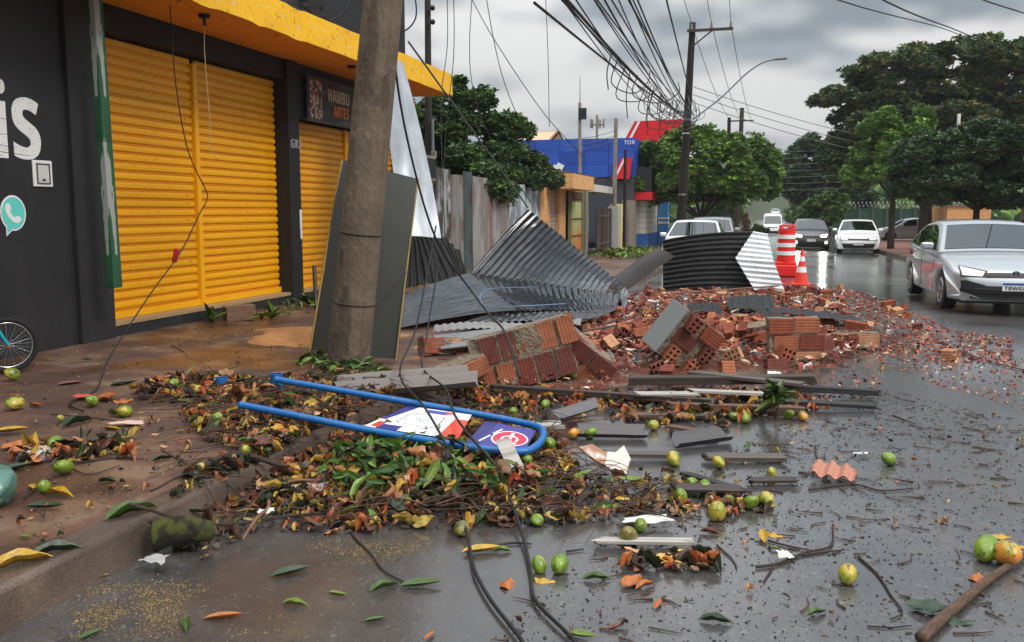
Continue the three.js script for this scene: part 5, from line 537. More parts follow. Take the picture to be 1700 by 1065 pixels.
car('silver sport utility vehicle standing sideways behind the tree trunk', null, [9.1, slope(-66) + WALK, -66], -1.45, { ...hatch, name: 'utility_vehicle', H: 1.62, W: 1.8, L: 4.1, color: S(188, 194, 198) });
car('white sedan parked at the left kerb behind the folded sheet', null, [-2.12, slope(-28) - 0.06, -28.6], 0, { ...sedan, color: S(226, 229, 231), metal: 0.1 });
car('grey hatchback parked farther along the left kerb', null, [-2.1, slope(-35), -36.4], 0, { ...hatch, W: 1.82, color: S(150, 154, 158), tum: 0.18 });
car('white van with dark front far down the road', null, [0.5, slope(-100), -102], 0, { ...van, color: S(226, 228, 230), metal: 0 });
car('small dark grey hatchback far away right of the van', null, [2.6, slope(-112), -114], 0, { ...hatch, color: S(110, 116, 120) });
// ---------- road safety gear ----------
{
  const red = M(S(226, 34, 30), 0.45), wt = M(S(232, 232, 230), 0.35), d = thing('traffic_barrel', 'red and white striped plastic traffic barrel on the road', 'barrel', null, [0.46, slope(-23), -23.4]);
  mesh('base', [rbox(0.58, 0.3, 0.5, 0.05, 0, 0.15, 0), rbox(0.5, 0.08, 0.44, 0.03, 0, 0.33, 0)], red, d); mesh('body', (() => { const g = tf(new THREE.CylinderGeometry(0.205, 0.225, 0.86, 28), 0, 0.74, 0); return g; })(), red, d); for (const y of [0.58, 0.78, 0.98]) mesh('reflective_band', tf(new THREE.CylinderGeometry(0.233 - (y - 0.3) * 0.023, 0.2355 - (y - 0.3) * 0.023, 0.1, 28, 1, true), 0, y, 0), wt, d); mesh('handle', [rbox(0.07, 0.1, 0.16, 0.02, -0.15, 1.2, 0), rbox(0.07, 0.1, 0.16, 0.02, 0.15, 1.2, 0), rbox(0.37, 0.05, 0.16, 0.02, 0, 1.25, 0)], red, d);
  const c = thing('traffic_cone', 'orange red traffic cone with white bands beside the barrel', 'cone', null, [0.73, slope(-20.4), -20.4]), oc = M(S(226, 60, 44), 0.5), cn = (y0, y1, m, n) => mesh(n, tf(new THREE.CylinderGeometry(mix(0.15, 0.03, y1 / 0.72), mix(0.15, 0.03, y0 / 0.72), y1 - y0, 24), 0, 0.03 + (y0 + y1) / 2, 0), m, c); mesh('base', rbox(0.4, 0.035, 0.4, 0.012, 0, 0.018, 0), oc, c); cn(0, 0.24, oc, 'cone_body'); cn(0.24, 0.36, wt, 'white_band'); cn(0.36, 0.48, oc, 'cone_body'); cn(0.48, 0.58, wt, 'white_band'); cn(0.58, 0.72, oc, 'cone_body');
}
// ---------- cyclist ----------
{
  const bones = [[[0, 0.98, -0.18], [0, 1.38, 0.0], 0.15, 0.17], [[0, 1.38, 0], [0, 1.52, 0.05], 0.08, 0.06], [[0, 1.6, 0.07], [0, 1.68, 0.07], 0.1, 0.095]]; for (const s of [-1, 1]) bones.push([[s * 0.17, 1.4, 0], [s * 0.3, 1.16, 0.12], 0.07, 0.055], [[s * 0.3, 1.16, 0.12], [s * 0.25, 1.02, 0.4], 0.05, 0.035], [[s * 0.1, 0.96, -0.15], [s * 0.14, 0.82 + s * 0.06, 0.22], 0.1, 0.07], [[s * 0.14, 0.82 + s * 0.06, 0.22], [s * 0.12, 0.38 + s * 0.08, 0.05], 0.065, 0.045], [[s * 0.12, 0.34 + s * 0.08, 0.02], [s * 0.12, 0.31 + s * 0.08, 0.2], 0.045, 0.035]);
  const n = 60, mc = new MarchingCubes(n, mDark, false, false, 90000); mc.isolation = 0; const p = V();
  for (let k = 0; k < n; k++) for (let j = 0; j < n; j++) for (let i = 0; i < n; i++) { p.set((i / n - 0.5) * 2, (j / n - 0.5) * 2 + 1, (k / n - 0.5) * 2); let d = 9; for (const [a, b, ra, rb] of bones) { const A = V(...a), ab = V(...b).sub(A), tt = clamp(p.clone().sub(A).dot(ab) / ab.lengthSq()), q = p.distanceTo(A.addScaledVector(ab, tt)) - mix(ra, rb, tt), h = clamp(0.5 + 0.5 * (d - q) / 0.05); d = mix(d, q, h) - 0.05 * h * (1 - h); } mc.field[i + j * n + k * n * n] = -d; }
  mc.update(); const g = new THREE.BufferGeometry(), cnt = mc.count; g.setAttribute('position', new THREE.BufferAttribute(mc.positionArray.slice(0, cnt * 3), 3)); g.setAttribute('normal', new THREE.BufferAttribute(mc.normalArray.slice(0, cnt * 3), 3)); g.translate(0, 1, 0);
  const col = new Float32Array(cnt * 3), cc = (y, x) => y > 1.55 ? S(150, 100, 80) : y > 0.93 ? (Math.abs(x) > 0.21 ? S(206, 198, 186) : S(128, 104, 94)) : y > 0.46 ? S(52, 50, 56) : S(60, 50, 44); for (let i = 0; i < cnt; i++) { const c = cc(g.attributes.position.getY(i), g.attributes.position.getX(i)); col.set([c.r, c.g, c.b], i * 3); } g.setAttribute('color', new THREE.BufferAttribute(col, 3));
  const pr = thing('person', 'person in light shirt riding a bicycle towards the viewer on the left', 'person', null, [-1.05, slope(-47) + 0.02, -47.5]); mesh('body', g, M(0xffffff, 0.8, { vertexColors: true }), pr); mesh('hair', tf(new THREE.SphereGeometry(0.105, 16, 10, 0, 6.3, 0, 1.5), 0, 1.68, 0.055), M(S(40, 34, 30), 0.8), pr);
  bicycle('ridden_bicycle', 'bicycle under the rider far along the left side', [-1.05, slope(-47) - 0.005, -47.0], -Math.PI / 2, 0.33, S(60, 62, 66));
}
// ---------- left side of the street ----------
const rustT = (c0, c1, c2, s, f = 4) => tex(256, (u, v) => { const a = fbm(u * f, v * f, f, 5, s), b = fbm(u * f * 3, v * f, f * 3, 4, s + 7); return lerp3(lerp3(c0, c1, b), c2, sst(0.48, 0.66, a)); });
{
  const f = thing('corrugated_fence', 'tall patchwork fence of rusty corrugated metal sheets beside the shop', 'fence');
  const kinds = [[rgb(176, 180, 184), rgb(120, 122, 124), rgb(70, 66, 64)], [rgb(108, 106, 106), rgb(150, 146, 144), rgb(110, 96, 92)], [rgb(58, 74, 76), rgb(78, 92, 92), rgb(60, 58, 56)], [rgb(126, 124, 122), rgb(164, 160, 158), rgb(128, 116, 112)], [rgb(128, 100, 96), rgb(140, 118, 112), rgb(110, 64, 58)], [rgb(132, 130, 130), rgb(172, 168, 166), rgb(132, 122, 118)], [rgb(158, 168, 178), rgb(204, 208, 212), rgb(124, 130, 138)], [rgb(166, 176, 186), rgb(210, 212, 216), rgb(128, 134, 142)]].map((k, i) => M(0xffffff, 0.6, { metalness: 0.15, map: rep(rustT(...k, 600 + i * 13, 4), 1) }));
  [[-18.75, -19.7, 2.4, 0], [-19.7, -20.6, 2.3, 1], [-20.6, -21.3, 2.42, 2], [-21.3, -22.7, 2.34, 3], [-22.7, -23.0, 2.36, 4], [-23.0, -24.6, 2.3, 5], [-24.6, -26.3, 2.3, 6], [-26.3, -28.1, 2.26, 7]].forEach(([z0, z1, h, k]) => { const n = Math.max(2, Math.round((z0 - z1) / 0.13)), s = slope(z0) + 0.1, ge = grid(n * 6, 4, (a, t) => V(-7.0 + 0.034 * Math.sin(a * n * 6.283) + R(-0.003, 0.003) + (t < 0.1 ? 0.02 : 0), s + h * t + 0.03 * (vn(a * 3, k, 99, 4) - 0.5) * t, mix(z0 - 0.01, z1 + 0.01, a))); mesh('sheet', mg([ge, tf(ge.clone(), -0.012, 0, 0)]), kinds[k], f); });
  for (const y of [0.7, 1.9]) mesh('rail', box(0.05, 0.08, 9.3, -7.08, y, -23.4), WD.dk, f);
}
const mOrange = M(0xffffff, 0.85, { map: rep(paintTex(rgb(204, 150, 96), rgb(226, 176, 122), rgb(150, 120, 92), 0.68, 700), 1 / 2), bumpMap: rep(bumpSoft, 1), bumpScale: 0.008 });
{
  const y0 = slope(-30), h = thing('orange_house', 'small peach painted house front with a metal door and flat canopy', 'house', null, [0, y0, 0]), pt = (n, g, m) => mesh(n, uvBox(Array.isArray(g) ? mg(g) : g), m, h);
  pt('wall', [span(-7.3, -7.0, 0, 3.0, -28.2, -29.6), span(-7.3, -7.0, 2.5, 3.0, -29.6, -31.0), span(-7.3, -7, 0, 3.0, -31.0, -32.0), span(-12, -7.3, 0, 3.0, -28.2, -28.4), span(-12, -7.3, 0, 3.0, -36.2, -36.4), span(-12, -11.8, 0, 3, -28.4, -36.2)], mOrange);
  pt('canopy', [span(-7.0, -6.1, 2.42, 2.9, -29.0, -32.6)], mOrange); pt('roof', [box(5.4, 0.08, 9.0, -9.5, 3.12, -32.4, 0, 0, -0.03)], M(S(70, 66, 64), 0.7));
  const d = mesh('shutter_door', span(-7.22, -7.18, 0.05, 2.5, -29.6, -31.0), M(S(150, 144, 140), 0.6), h); for (let i = 0; i < 17; i++) mesh('slat', span(-7.18, -7.155, 0.1 + i * 0.14, 0.2 + i * 0.14, -29.62, -30.98), M(S(176, 170, 166), 0.5), d);
  pt('grey_wall', [span(-7.25, -6.9, 2.45, 3.0, -32.0, -34.5), span(-7.25, -6.7, 0, 3, -34.3, -34.7)], mConc);
  const gt = thing('rusty_gate', 'tall green framed gate rusted orange at its lower half', 'gate', null, [-6.85, slope(-32) + 0.1, -33.1]), mg2 = M(S(120, 128, 84), 0.6), mr = M(0xffffff, 0.8, { map: rep(tex(256, (u, v) => { const a = fbm(u * 5, v * 5, 5, 5, 720), k = sst(0.35, 0.75, (1 - v) * 0.9 + (a - 0.5) * 0.9); return lerp3(lerp3(rgb(150, 160, 110), rgb(176, 172, 120), a), lerp3(rgb(186, 96, 30), rgb(206, 128, 50), a), k); }), 1) });
  for (const z of [1.05, -1.05]) mesh('gate_post', box(0.12, 2.4, 0.1, 0, 1.2, z), mg2, gt); for (const y of [2.35, 0.05]) mesh('gate_rail', box(0.1, 0.09, 2.0, 0, y, 0), mg2, gt); for (let j = 0; j < 3; j++) for (let i = 0; i < 2; i++) { const g = grid(2, 2, (s, t) => V(0.0, 0.1 + (j + t) * 0.62, (i - 1 + s) * 0.98)), u = g.attributes.uv; for (let k = 0; k < u.count; k++) u.setXY(k, (u.getX(k) + i) / 2, (u.getY(k) + j) / 3); mesh('gate_panel', g, mr, gt); } for (let j = 0; j < 4; j++) mesh('gate_bar', box(0.04, 0.03, 2.0, 0, 2.0 + j * 0.085, 0), M(S(120, 84, 60), 0.8), gt); for (let j = 1; j < 3; j++) mesh('gate_bar', box(0.05, 0.04, 2.0, 0.02, 0.1 + j * 0.62, 0), M(S(110, 74, 50), 0.8), gt);
}
{
  const y0 = slope(-38), f = thing('plank_gate', 'dark weathered plank gate between rusty gate and yellow wall', 'gate', null, [-6.4, y0 + 0.1, 0]);
  for (let i = 0; i < 14; i++) { const m = mesh('plank', rbox(0.03, 1.75 + R(-0.15, 0.12), 0.24, 0.006), [WD.bk, WD.gr, WD.dk, WD.br][i % 4]); scene.remove(m); m.name = 'plank'; used['plank']--; f.add(m); m.position.set(R(-0.02, 0.02), 0.88, -34.9 - i * 0.27); }
  mesh('rail', [box(0.04, 0.08, 3.8, 0.03, 0.4, -36.6), box(0.04, 0.08, 3.8, 0.03, 1.5, -36.6)], WD.gr, f);
  const s = thing('tin_shack', 'low shack with white eaves and teal wall behind the plank gate', 'house', null, [0, y0, 0]); mesh('wall', uvBox(span(-8, -7.4, 0, 2.4, -34.8, -38.5)), M(S(126, 168, 158), 0.8), s); mesh('dark_opening', span(-7.38, -7.3, 0.9, 2.0, -35.6, -36.6), mDark, s); mesh('eaves', uvBox(box(1.8, 0.28, 4.2, -7.4, 2.62, -37, 0, 0, 0.06)), M(S(190, 186, 180), 0.8), s);
  const w = thing('yellow_wall', 'pale yellow wall with dark doorway beyond the plank gate', 'wall', null, [0, y0, 0]); mesh('wall', uvBox(span(-6.6, -6.3, 0, 2.1, -39.2, -41.4)), M(0xffffff, 0.85, { map: rep(paintTex(rgb(206, 188, 122), rgb(226, 208, 150), rgb(150, 140, 100), 0.7, 740), 0.6) }), w); mesh('doorway', span(-6.62, -6.45, 0, 2.05, -41.4, -42.4), mDark, w); mesh('grey_wall', uvBox(span(-6.6, -6.25, 0, 2.3, -42.4, -45)), mConc, w); mesh('metal_sheet', uvBox(span(-6.34, -6.3, 0, 1.8, -38.75, -39.2)), mSheet, w);
  const sh = thing('tiled_shop', 'corner shop with white tiled wall over a blue base', 'building', null, [0, slope(-46), 0]), wt = M(S(206, 204, 196), 0.5);
  mesh('blue_base', span(-9, -5.75, 0, 0.75, -45.2, -52), M(S(34, 98, 168), 0.6), sh); mesh('tile_backing', span(-9, -5.78, 0.75, 2.4, -45.2, -52), mConc, sh); for (let j = 0; j < 6; j++) for (let i = 0; i < 9; i++) mesh('tile', span(-8.95 + i * 0.35, -8.62 + i * 0.35, 0.77 + j * 0.27, 1.02 + j * 0.27, -45.2, -45.185), wt, sh); for (let j = 0; j < 6; j++) for (let i = 0; i < 14; i++) mesh('tile', span(-5.78, -5.765, 0.77 + j * 0.27, 1.02 + j * 0.27, -45.22 - i * 0.48, -45.68 - i * 0.48), wt, sh);
  mesh('dark_fascia', span(-9.2, -5.5, 2.4, 4.0, -44.6, -54), M(S(38, 36, 40), 0.7), sh); mesh('red_sign', span(-6.3, -5.45, 2.42, 2.8, -44.58, -48), M(S(214, 26, 40), 0.5), sh); mesh('blue_pillar', span(-5.7, -5.2, 0, 2.4, -49.5, -50), M(S(60, 128, 190), 0.6), sh); mesh('pillar_band', span(-5.72, -5.18, 1.2, 1.32, -49.48, -50.02), wt, sh); mesh('pillar_band', span(-5.72, -5.18, 1.45, 1.55, -49.48, -50.02), wt, sh);
  mesh('wall_emblem', tf(new THREE.CylinderGeometry(0.28, 0.28, 0.02, 20), -6.6, 1.5, -45.17, Math.PI / 2), M(S(196, 130, 80), 0.7), sh);
}
{ // blue panelled store with red swoosh, white band and lettering
  const b = thing('blue_store', 'blue panel clad store with red corner tower above the low houses', 'building', null, [0, 0, 0]), bl = [S(30, 74, 168), S(26, 66, 156), S(36, 80, 178)].map((c) => M(c, 0.5)), rd = M(S(214, 24, 38), 0.45), wt = M(S(228, 230, 234), 0.5), core = M(S(60, 62, 70), 0.8);
  mesh('core', span(-30, -6.3, 0, 3.2, -44.3, -60), core, b); mesh('upper_core', span(-30, -6.35, 3.2, 5.0, -44.3, -60), core, b);
  for (let j = 0; j < 3; j++) for (let i = 0; i < 9; i++) mesh('panel', span(-17.3 + i * 1.22, -16.1 + i * 1.22, 3.2 + j * 0.62, 3.81 + j * 0.62, -44.25, -44.3), bl[(i * 2 + j) % 3], b);
  for (let j = 0; j < 3; j++) for (let i = 0; i < 8; i++) mesh('panel', span(-6.33, -6.28, 3.2 + j * 0.62, 3.81 + j * 0.62, -44.3 - i * 1.6, -45.87 - i * 1.6), bl[(i + j) % 3], b);
  mesh('white_band', span(-13.6, -9.9, 3.35, 3.82, -44.2, -44.24), wt, b); mesh('white_stroke', box(0.35, 0.9, 0.04, -10.1, 3.45, -44.17, 0, 0, -0.45), wt, b); mesh('blue_stroke', box(1.6, 0.26, 0.03, -11.6, 3.4, -44.16), bl[0], b);
  const sw = (pts, d, x, y, z, m, n) => { const g = new THREE.ExtrudeGeometry(new THREE.Shape(pts.map((q) => new THREE.Vector2(...q))), { depth: d, bevelEnabled: false }); g.translate(x, y, z); mesh(n, g, m, b); };
  sw([[0, 0], [0.5, 1.0], [1.0, 1.0], [0.9, 0]], 0.1, -7.4, 3.1, -44.15, rd, 'red_swoosh'); sw([[0.1, 0], [0.6, 1.0], [0.7, 1.0], [0.2, 0]], 0.03, -7.38, 3.1, -44.05, wt, 'swoosh_stripe');
  sw([[0, 0], [0.55, 1.0], [3.0, 1.05], [3.0, 0]], 5, -7.15, 5.02, -51.2, rd, 'red_tower'); sw([[0.2, 0], [0.72, 0.98], [0.84, 0.98], [0.34, 0]], 0.04, -7.15, 5.02, -46.18, wt, 'tower_stripe');
  { const g = letters('TOR', 0.2, 0.03); g.translate(-6.82, 4.74, -44.24); mesh('lettering', g, M(S(190, 200, 224), 0.5), b); }
  const rf = thing('tiled_roof_house', 'beige tiled roof with a gable rising behind the blue store', 'house', null, [-17.6, 0, -70]); rf.scale.set(0.36, 1.0, 1); mesh('roof', [box(9, 0.15, 3.5, 0, 7.15, 1.2, 0.32), box(9, 0.15, 3.5, 0, 7.15, -1.9, -0.32)], M(S(186, 164, 138), 0.85), rf); mesh('wall', span(-4.3, 4.3, 0, 6.9, -2.5, 2), M(S(150, 128, 110), 0.85), rf); mesh('gable', (() => { const g = new THREE.ExtrudeGeometry(new THREE.Shape([[-3, 0], [0, 1.0], [3, 0]].map((q) => new THREE.Vector2(...q))), { depth: 0.3, bevelEnabled: false }); g.rotateY(Math.PI / 2); g.translate(4.2, 6.85, -0.3); return g; })(), M(S(134, 96, 78), 0.85), rf);
  const an = thing('radio_mast', 'small radio mast on a roof behind the blue store', 'mast', null, [-17.5, 0, -95]); mesh('pole', tf(new THREE.CylinderGeometry(0.12, 0.15, 11.5, 8), 0, 5.75, 0), mConc, an); for (let i = 0; i < 5; i++) mesh('antenna', box(0.16, 0.9, 0.12, Math.cos(i * 1.25) * 0.7, 10.6, Math.sin(i * 1.25) * 0.7), mConc, an); mesh('ring', tf(new THREE.TorusGeometry(0.7, 0.05, 6, 16), 0, 10.5, 0, Math.PI / 2), mConc, an);
}
// ---------- right side of the street ----------
{
  const y = slope(-75) + WALK, g = thing('green_fence', 'dark green metal fence with coiled razor wire behind the parked vehicles', 'fence', null, [0, y, 0]), gm = [S(38, 74, 60), S(34, 66, 54), S(44, 82, 66)].map((c) => M(c, 0.6)); for (let i = 0; i < 11; i++) mesh('panel', span(4.9 + i * 1.0, 5.87 + i * 1.0, 0, 2.3, -76, -76.06), gm[i % 3], g); for (let i = 0; i < 12; i++) mesh('post', box(0.1, 2.5, 0.1, 4.88 + i, 1.25, -75.95), M(S(90, 92, 90), 0.6), g); mesh('razor_wire', mg([0, 1].map((k) => { const p = []; for (let i = 0; i <= 220; i++) { const t = i / 220; p.push([4.9 + t * 11, 2.62 + 0.24 * Math.sin(i * 1.05), -76 + 0.24 * Math.cos(i * 1.05) + k * 0.1]); } return tube(p, 0.014, 600, 3); })), mChrome, g);
  const w = thing('orange_wall', 'peach coloured house wall glimpsed under the trees at the right', 'wall', null, [0, slope(-52) + WALK, 0]); mesh('wall', uvBox(span(10.4, 12.8, 0, 2.1, -60, -60.3)), mOrange, w); mesh('side_wall', uvBox(span(10.4, 10.65, 0, 2.1, -60.3, -66)), mOrange, w); mesh('coping', span(10.3, 12.9, 2.1, 2.2, -59.9, -60.4), mConc, w);
  const k = thing('grey_house', 'grey rendered house front with pillar at the right edge', 'house', null, [0, slope(-40) + WALK, 0]); mesh('wall', uvBox(span(11.4, 16, 0, 3.2, -46, -46.4)), M(S(150, 146, 142), 0.85), k); mesh('pillar', uvBox(span(9.2, 9.45, 0, 3.2, -38, -38.25)), M(S(186, 182, 176), 0.85), k); mesh('pillar', uvBox(span(10.2, 10.45, 0, 3.2, -40, -40.25)), M(S(96, 84, 78), 0.85), k); mesh('porch_roof', uvBox(span(9.0, 16, 3.2, 3.4, -37.6, -46.4)), M(S(120, 104, 96), 0.85), k); mesh('garden_wall', uvBox(span(9.4, 16, 0, 1.2, -38.3, -38.5)), mConc, k);
}
// ---------- trees ----------
const clumpG = (() => { const r = mulberry(5), l = []; for (let i = 0; i < 9; i++) { const g = leafGeo(0.42, 0.3, 0.3).clone(); const s = 0.7 + r() * 0.5; g.scale(s, s, s); g.rotateX((r() - 0.5) * 1.4); g.translate(0.3, 0, 0); g.rotateZ((r() - 0.45) * 1.2); g.rotateY(r() * 6.28); l.push(g); } const g = grid(1, 1, (s, t) => V(0, 0, 0)); return mg(l); })();
const smallLeaf = grid(3, 2, (s, t) => { const k = Math.sin(Math.PI * Math.pow(s, 0.85)) ** 0.8, y = (t - 0.5) * 2; return V(s - 0.5, 0.25 * (s - 0.4) ** 2 + 0.3 * Math.abs(y) * k * 0.4, y * 0.22 * k); });
const tuftG = (() => { const r = mulberry(5), l = []; for (let i = 0; i < 9; i++) { const g = smallLeaf.clone(), s = 0.7 + r() * 0.5; g.scale(s, s, s); g.rotateX((r() - 0.5) * 1.4); g.translate(0.36, 0, 0); g.rotateZ((r() - 0.45) * 1.2); g.rotateY(r() * 6.28); l.push(g); } return mg(l); })();
const mFol = MP(0xffffff, 0.7, { transmission: 0.3, thickness: 0 }), mTrunk = M(S(66, 54, 46), 0.9, { map: barkT, bumpMap: barkT, bumpScale: 0.02 });
function tree(name, label, base, fork, blobs, n, size, cols, o = {}) {   // blobs: [dx, y, dz, rx, ry, rz] from the base
  rnd = mulberry(o.seed ?? 41);
  const t = thing(name, label, o.cat ?? 'tree', o.group, base), tr = [taper([[0, -0.1, 0], [fork[0] * 0.3, fork[1] * 0.5, fork[2] * 0.4], fork], o.r ?? 0.2, (o.r ?? 0.2) * 0.7, 10, 10)];
  for (const [x, y, z, rx, ry] of blobs) tr.push(taper([fork, [mix(fork[0], x, 0.4) + R(-0.2, 0.2), mix(fork[1], y, 0.55), mix(fork[2], z, 0.4)], [x, y + ry * 0.2, z]], (o.r ?? 0.2) * 0.5, 0.02, 8, 6));
  if (!o.noTrunk) mesh('trunk', mg(tr), mTrunk, t);
  const vol = blobs.map((b) => Math.pow(b[3] * b[4] * b[5], 0.75)), sum = vol.reduce((a, b) => a + b, 0), list = [];
  blobs.forEach(([x, y, z, rx, ry, rz], k) => { const m = Math.round(n * vol[k] / sum), subs = []; for (let i = 0; i < (o.subs ?? 18); i++) { const a = R(6.28), c = R(-0.75, 1), s = Math.sqrt(1 - c * c); subs.push([x + rx * s * Math.cos(a) * 0.82, y + ry * c * 0.82, z + rz * s * Math.sin(a) * 0.82, R(0.2, 0.4)]); }
    for (let i = 0; i < m; i++) { const q = pick(subs), a = R(6.28), c = R(-1, 1), s = Math.sqrt(1 - c * c), r = Math.pow(rnd(), 0.45) * q[3]; const p = V(q[0] + rx * r * s * Math.cos(a), q[1] + ry * r * c, q[2] + rz * r * s * Math.sin(a)); if (p.y + base[1] < 0.3 + slope(base[2])) continue; list.push([E3(p, R(-0.5, 0.5), R(6.28), R(-0.5, 0.5), size * R(0.7, 1.3)), pick(cols)]); } });
  inst('crown', tuftG, mFol, t, list, 'stuff'); return t;
}
const gs = (...l) => l.map((c) => S(...c));
const gMid = gs([88, 122, 50], [110, 146, 58], [70, 102, 46], [132, 160, 70], [60, 88, 42]), gDark = gs([54, 82, 46], [68, 98, 54], [44, 68, 40], [88, 114, 60]), gLight = gs([122, 160, 60], [146, 182, 74], [100, 138, 56], [86, 122, 52]), gOlive = gs([98, 114, 54], [122, 132, 62], [74, 92, 48], [146, 142, 70], [60, 76, 42]);
tree('round_street_tree', 'round trimmed street tree behind the lamp pole on the left pavement', [-3.2, slope(-46), -46], [0.0, 1.5, 0], [[-2.4, 3.6, 0, 1.8, 1.6, 1.8], [-0.5, 4.2, 0.3, 1.8, 1.75, 1.9], [1.3, 4.1, 0, 1.9, 1.7, 1.9], [2.6, 3.7, -0.4, 1.3, 1.5, 1.5], [-3.4, 3.0, 0, 1.0, 1.2, 1.3], [0.3, 3.0, 0, 2.3, 1.1, 1.8]], 21000, 0.22, gMid.concat(gLight.slice(0, 2)), { r: 0.2, subs: 34, seed: 7 });
tree('garden_bush', 'tall dark green bush growing behind the corrugated fence', [-9, slope(-24), -24.2], [0, 1.8, 0], [[-0.6, 3.3, 0, 1.5, 1.4, 1.6], [0.6, 3.4, -1.2, 1.3, 1.2, 1.5], [1.2, 2.8, -2.6, 1.1, 0.9, 1.4], [0.0, 4.1, 0.4, 0.8, 0.9, 0.9], [-1.6, 3.4, 1.2, 1.2, 1.4, 1.2], [2.1, 2.7, -3.2, 0.7, 0.7, 1.2], [1.0, 2.4, 0.2, 1.3, 0.9, 2.4], [-1.2, 4.4, 1.6, 0.7, 0.7, 0.8], [0.5, 4.5, -0.8, 0.9, 0.9, 1.0], [1.3, 3.6, -2.2, 1.0, 0.9, 1.1]], 15000, 0.16, gDark.concat(gMid.slice(0, 3)), { r: 0.1, cat: 'bush' });
tree('spreading_tree', 'huge spreading tree with layered crown towering at the right', [9.5, slope(-62), -62], [0, 3.5, 0], [[-4.3, 9.2, 0, 2.8, 0.9, 2.5], [-2.2, 10.6, 0, 3.0, 1.2, 3], [1.2, 11.2, 0, 3.4, 1.4, 3], [4.8, 10.4, 0, 3.2, 1.6, 3], [-3.0, 7.5, 0, 3.0, 1.3, 2.8], [0, 8.4, 0, 3.6, 1.4, 3], [3.6, 7.8, 0, 3.2, 1.5, 3], [-4.0, 5.6, 0, 2.6, 1.4, 2.4], [-1.2, 5.2, 0, 2.8, 1.6, 2.5], [2.6, 5.2, 0, 3.2, 1.6, 3], [6.5, 7.0, 0, 2.8, 2.2, 3], [7.0, 11.4, -1, 2.4, 1.4, 2]], 34000, 0.32, gOlive.concat(gDark), { r: 0.45, subs: 32, seed: 12 });
tree('light_green_tree', 'bright green young tree on the right pavement beside the white car', [5.55, slope(-45) + WALK, -45.5], [0, 2.2, 0], [[-0.7, 4.8, 0, 1.1, 1.4, 1.1], [-0.2, 5.7, 0, 0.75, 0.9, 0.8], [1.3, 4.9, 0, 0.95, 1.2, 1.0], [1.1, 5.8, 0, 0.5, 0.7, 0.6], [0.2, 3.6, 0, 1.6, 1.1, 1.4], [-1.3, 3.5, 0.2, 1.0, 0.9, 1.0]], 9000, 0.19, gLight.concat(gMid.slice(0, 2)), { r: 0.17 });
tree('dense_dark_tree', 'dense dark broadleaf tree overhanging the silver sedan at the right', [7.6, slope(-38) + WALK, -38], [0, 1.7, 0], [[-1.6, 3.3, 0, 1.6, 1.2, 1.5], [0.2, 3.7, 0, 1.6, 1.3, 1.7], [1.8, 3.6, 0, 1.5, 1.2, 1.6], [-0.6, 2.6, 0.3, 1.8, 0.9, 1.6], [1.4, 2.5, 0, 1.8, 0.9, 1.6], [3.0, 3.0, 0, 1.2, 1.2, 1.4], [-2.3, 2.7, 0, 0.9, 0.8, 1.0]], 26000, 0.17, gDark, { r: 0.16, subs: 34, seed: 3 });
tree('dark_background_tree', 'dark tree leaning over the road in the middle distance', [4.9, slope(-78), -78], [-0.4, 2.6, 0], [[-2.8, 5.0, 0, 2.2, 1.9, 2.2], [-1.6, 6.8, 0, 2.2, 1.6, 2], [0.5, 6.2, 0, 2.2, 2.0, 2], [-0.6, 3.9, 0, 2.6, 1.5, 2.2], [1.4, 4.0, 0, 2.0, 1.8, 2]], 9000, 0.34, gDark, { r: 0.3 });
tree('roadside_shrub', 'rounded green shrub at the right kerb behind the dark hatchback', [3.9, slope(-70), -70], [0, 0.9, 0], [[0, 2.0, 0, 1.6, 1.1, 1.4], [0.6, 2.8, 0, 1.0, 0.7, 1.0], [-1.0, 1.5, 0, 0.9, 0.8, 0.9]], 3000, 0.3, gMid, { r: 0.1, cat: 'shrub' });
tree('far_kerb_tree', 'small tree at the right kerb far down the road', [3.4, slope(-105), -105], [0, 1.2, 0], [[0, 2.2, 0, 1.5, 1.4, 1.4], [1.2, 2.8, 0, 1.5, 1.5, 1.4]], 1800, 0.4, gMid, { r: 0.12 });
tree('conical_shrub', 'dark cone shaped clipped shrub at the far right edge', [9.3, slope(-36) + WALK, -36.3], [0, 0.6, 0], [[0, 1.0, 0, 0.5, 0.8, 0.5], [0, 1.9, 0, 0.36, 0.6, 0.36]], 1800, 0.14, gDark, { r: 0.06, cat: 'shrub' });
tree('low_yellow_shrub', 'low yellow green shrub left of the van', [-0.9, slope(-80), -80], [0, 0.3, 0], [[0, 0.6, 0, 1.0, 0.6, 0.8]], 700, 0.25, gs([120, 136, 50], [98, 118, 46]), { r: 0.05, cat: 'shrub' });
tree('left_far_tree', 'green tree on the left pavement beyond the cyclist', [-3.6, slope(-74), -74], [0, 1.5, 0], [[0, 2.6, 0, 1.3, 1.2, 1.3], [0.8, 1.8, 0, 1.0, 0.9, 1]], 2200, 0.35, gMid, { r: 0.1 });
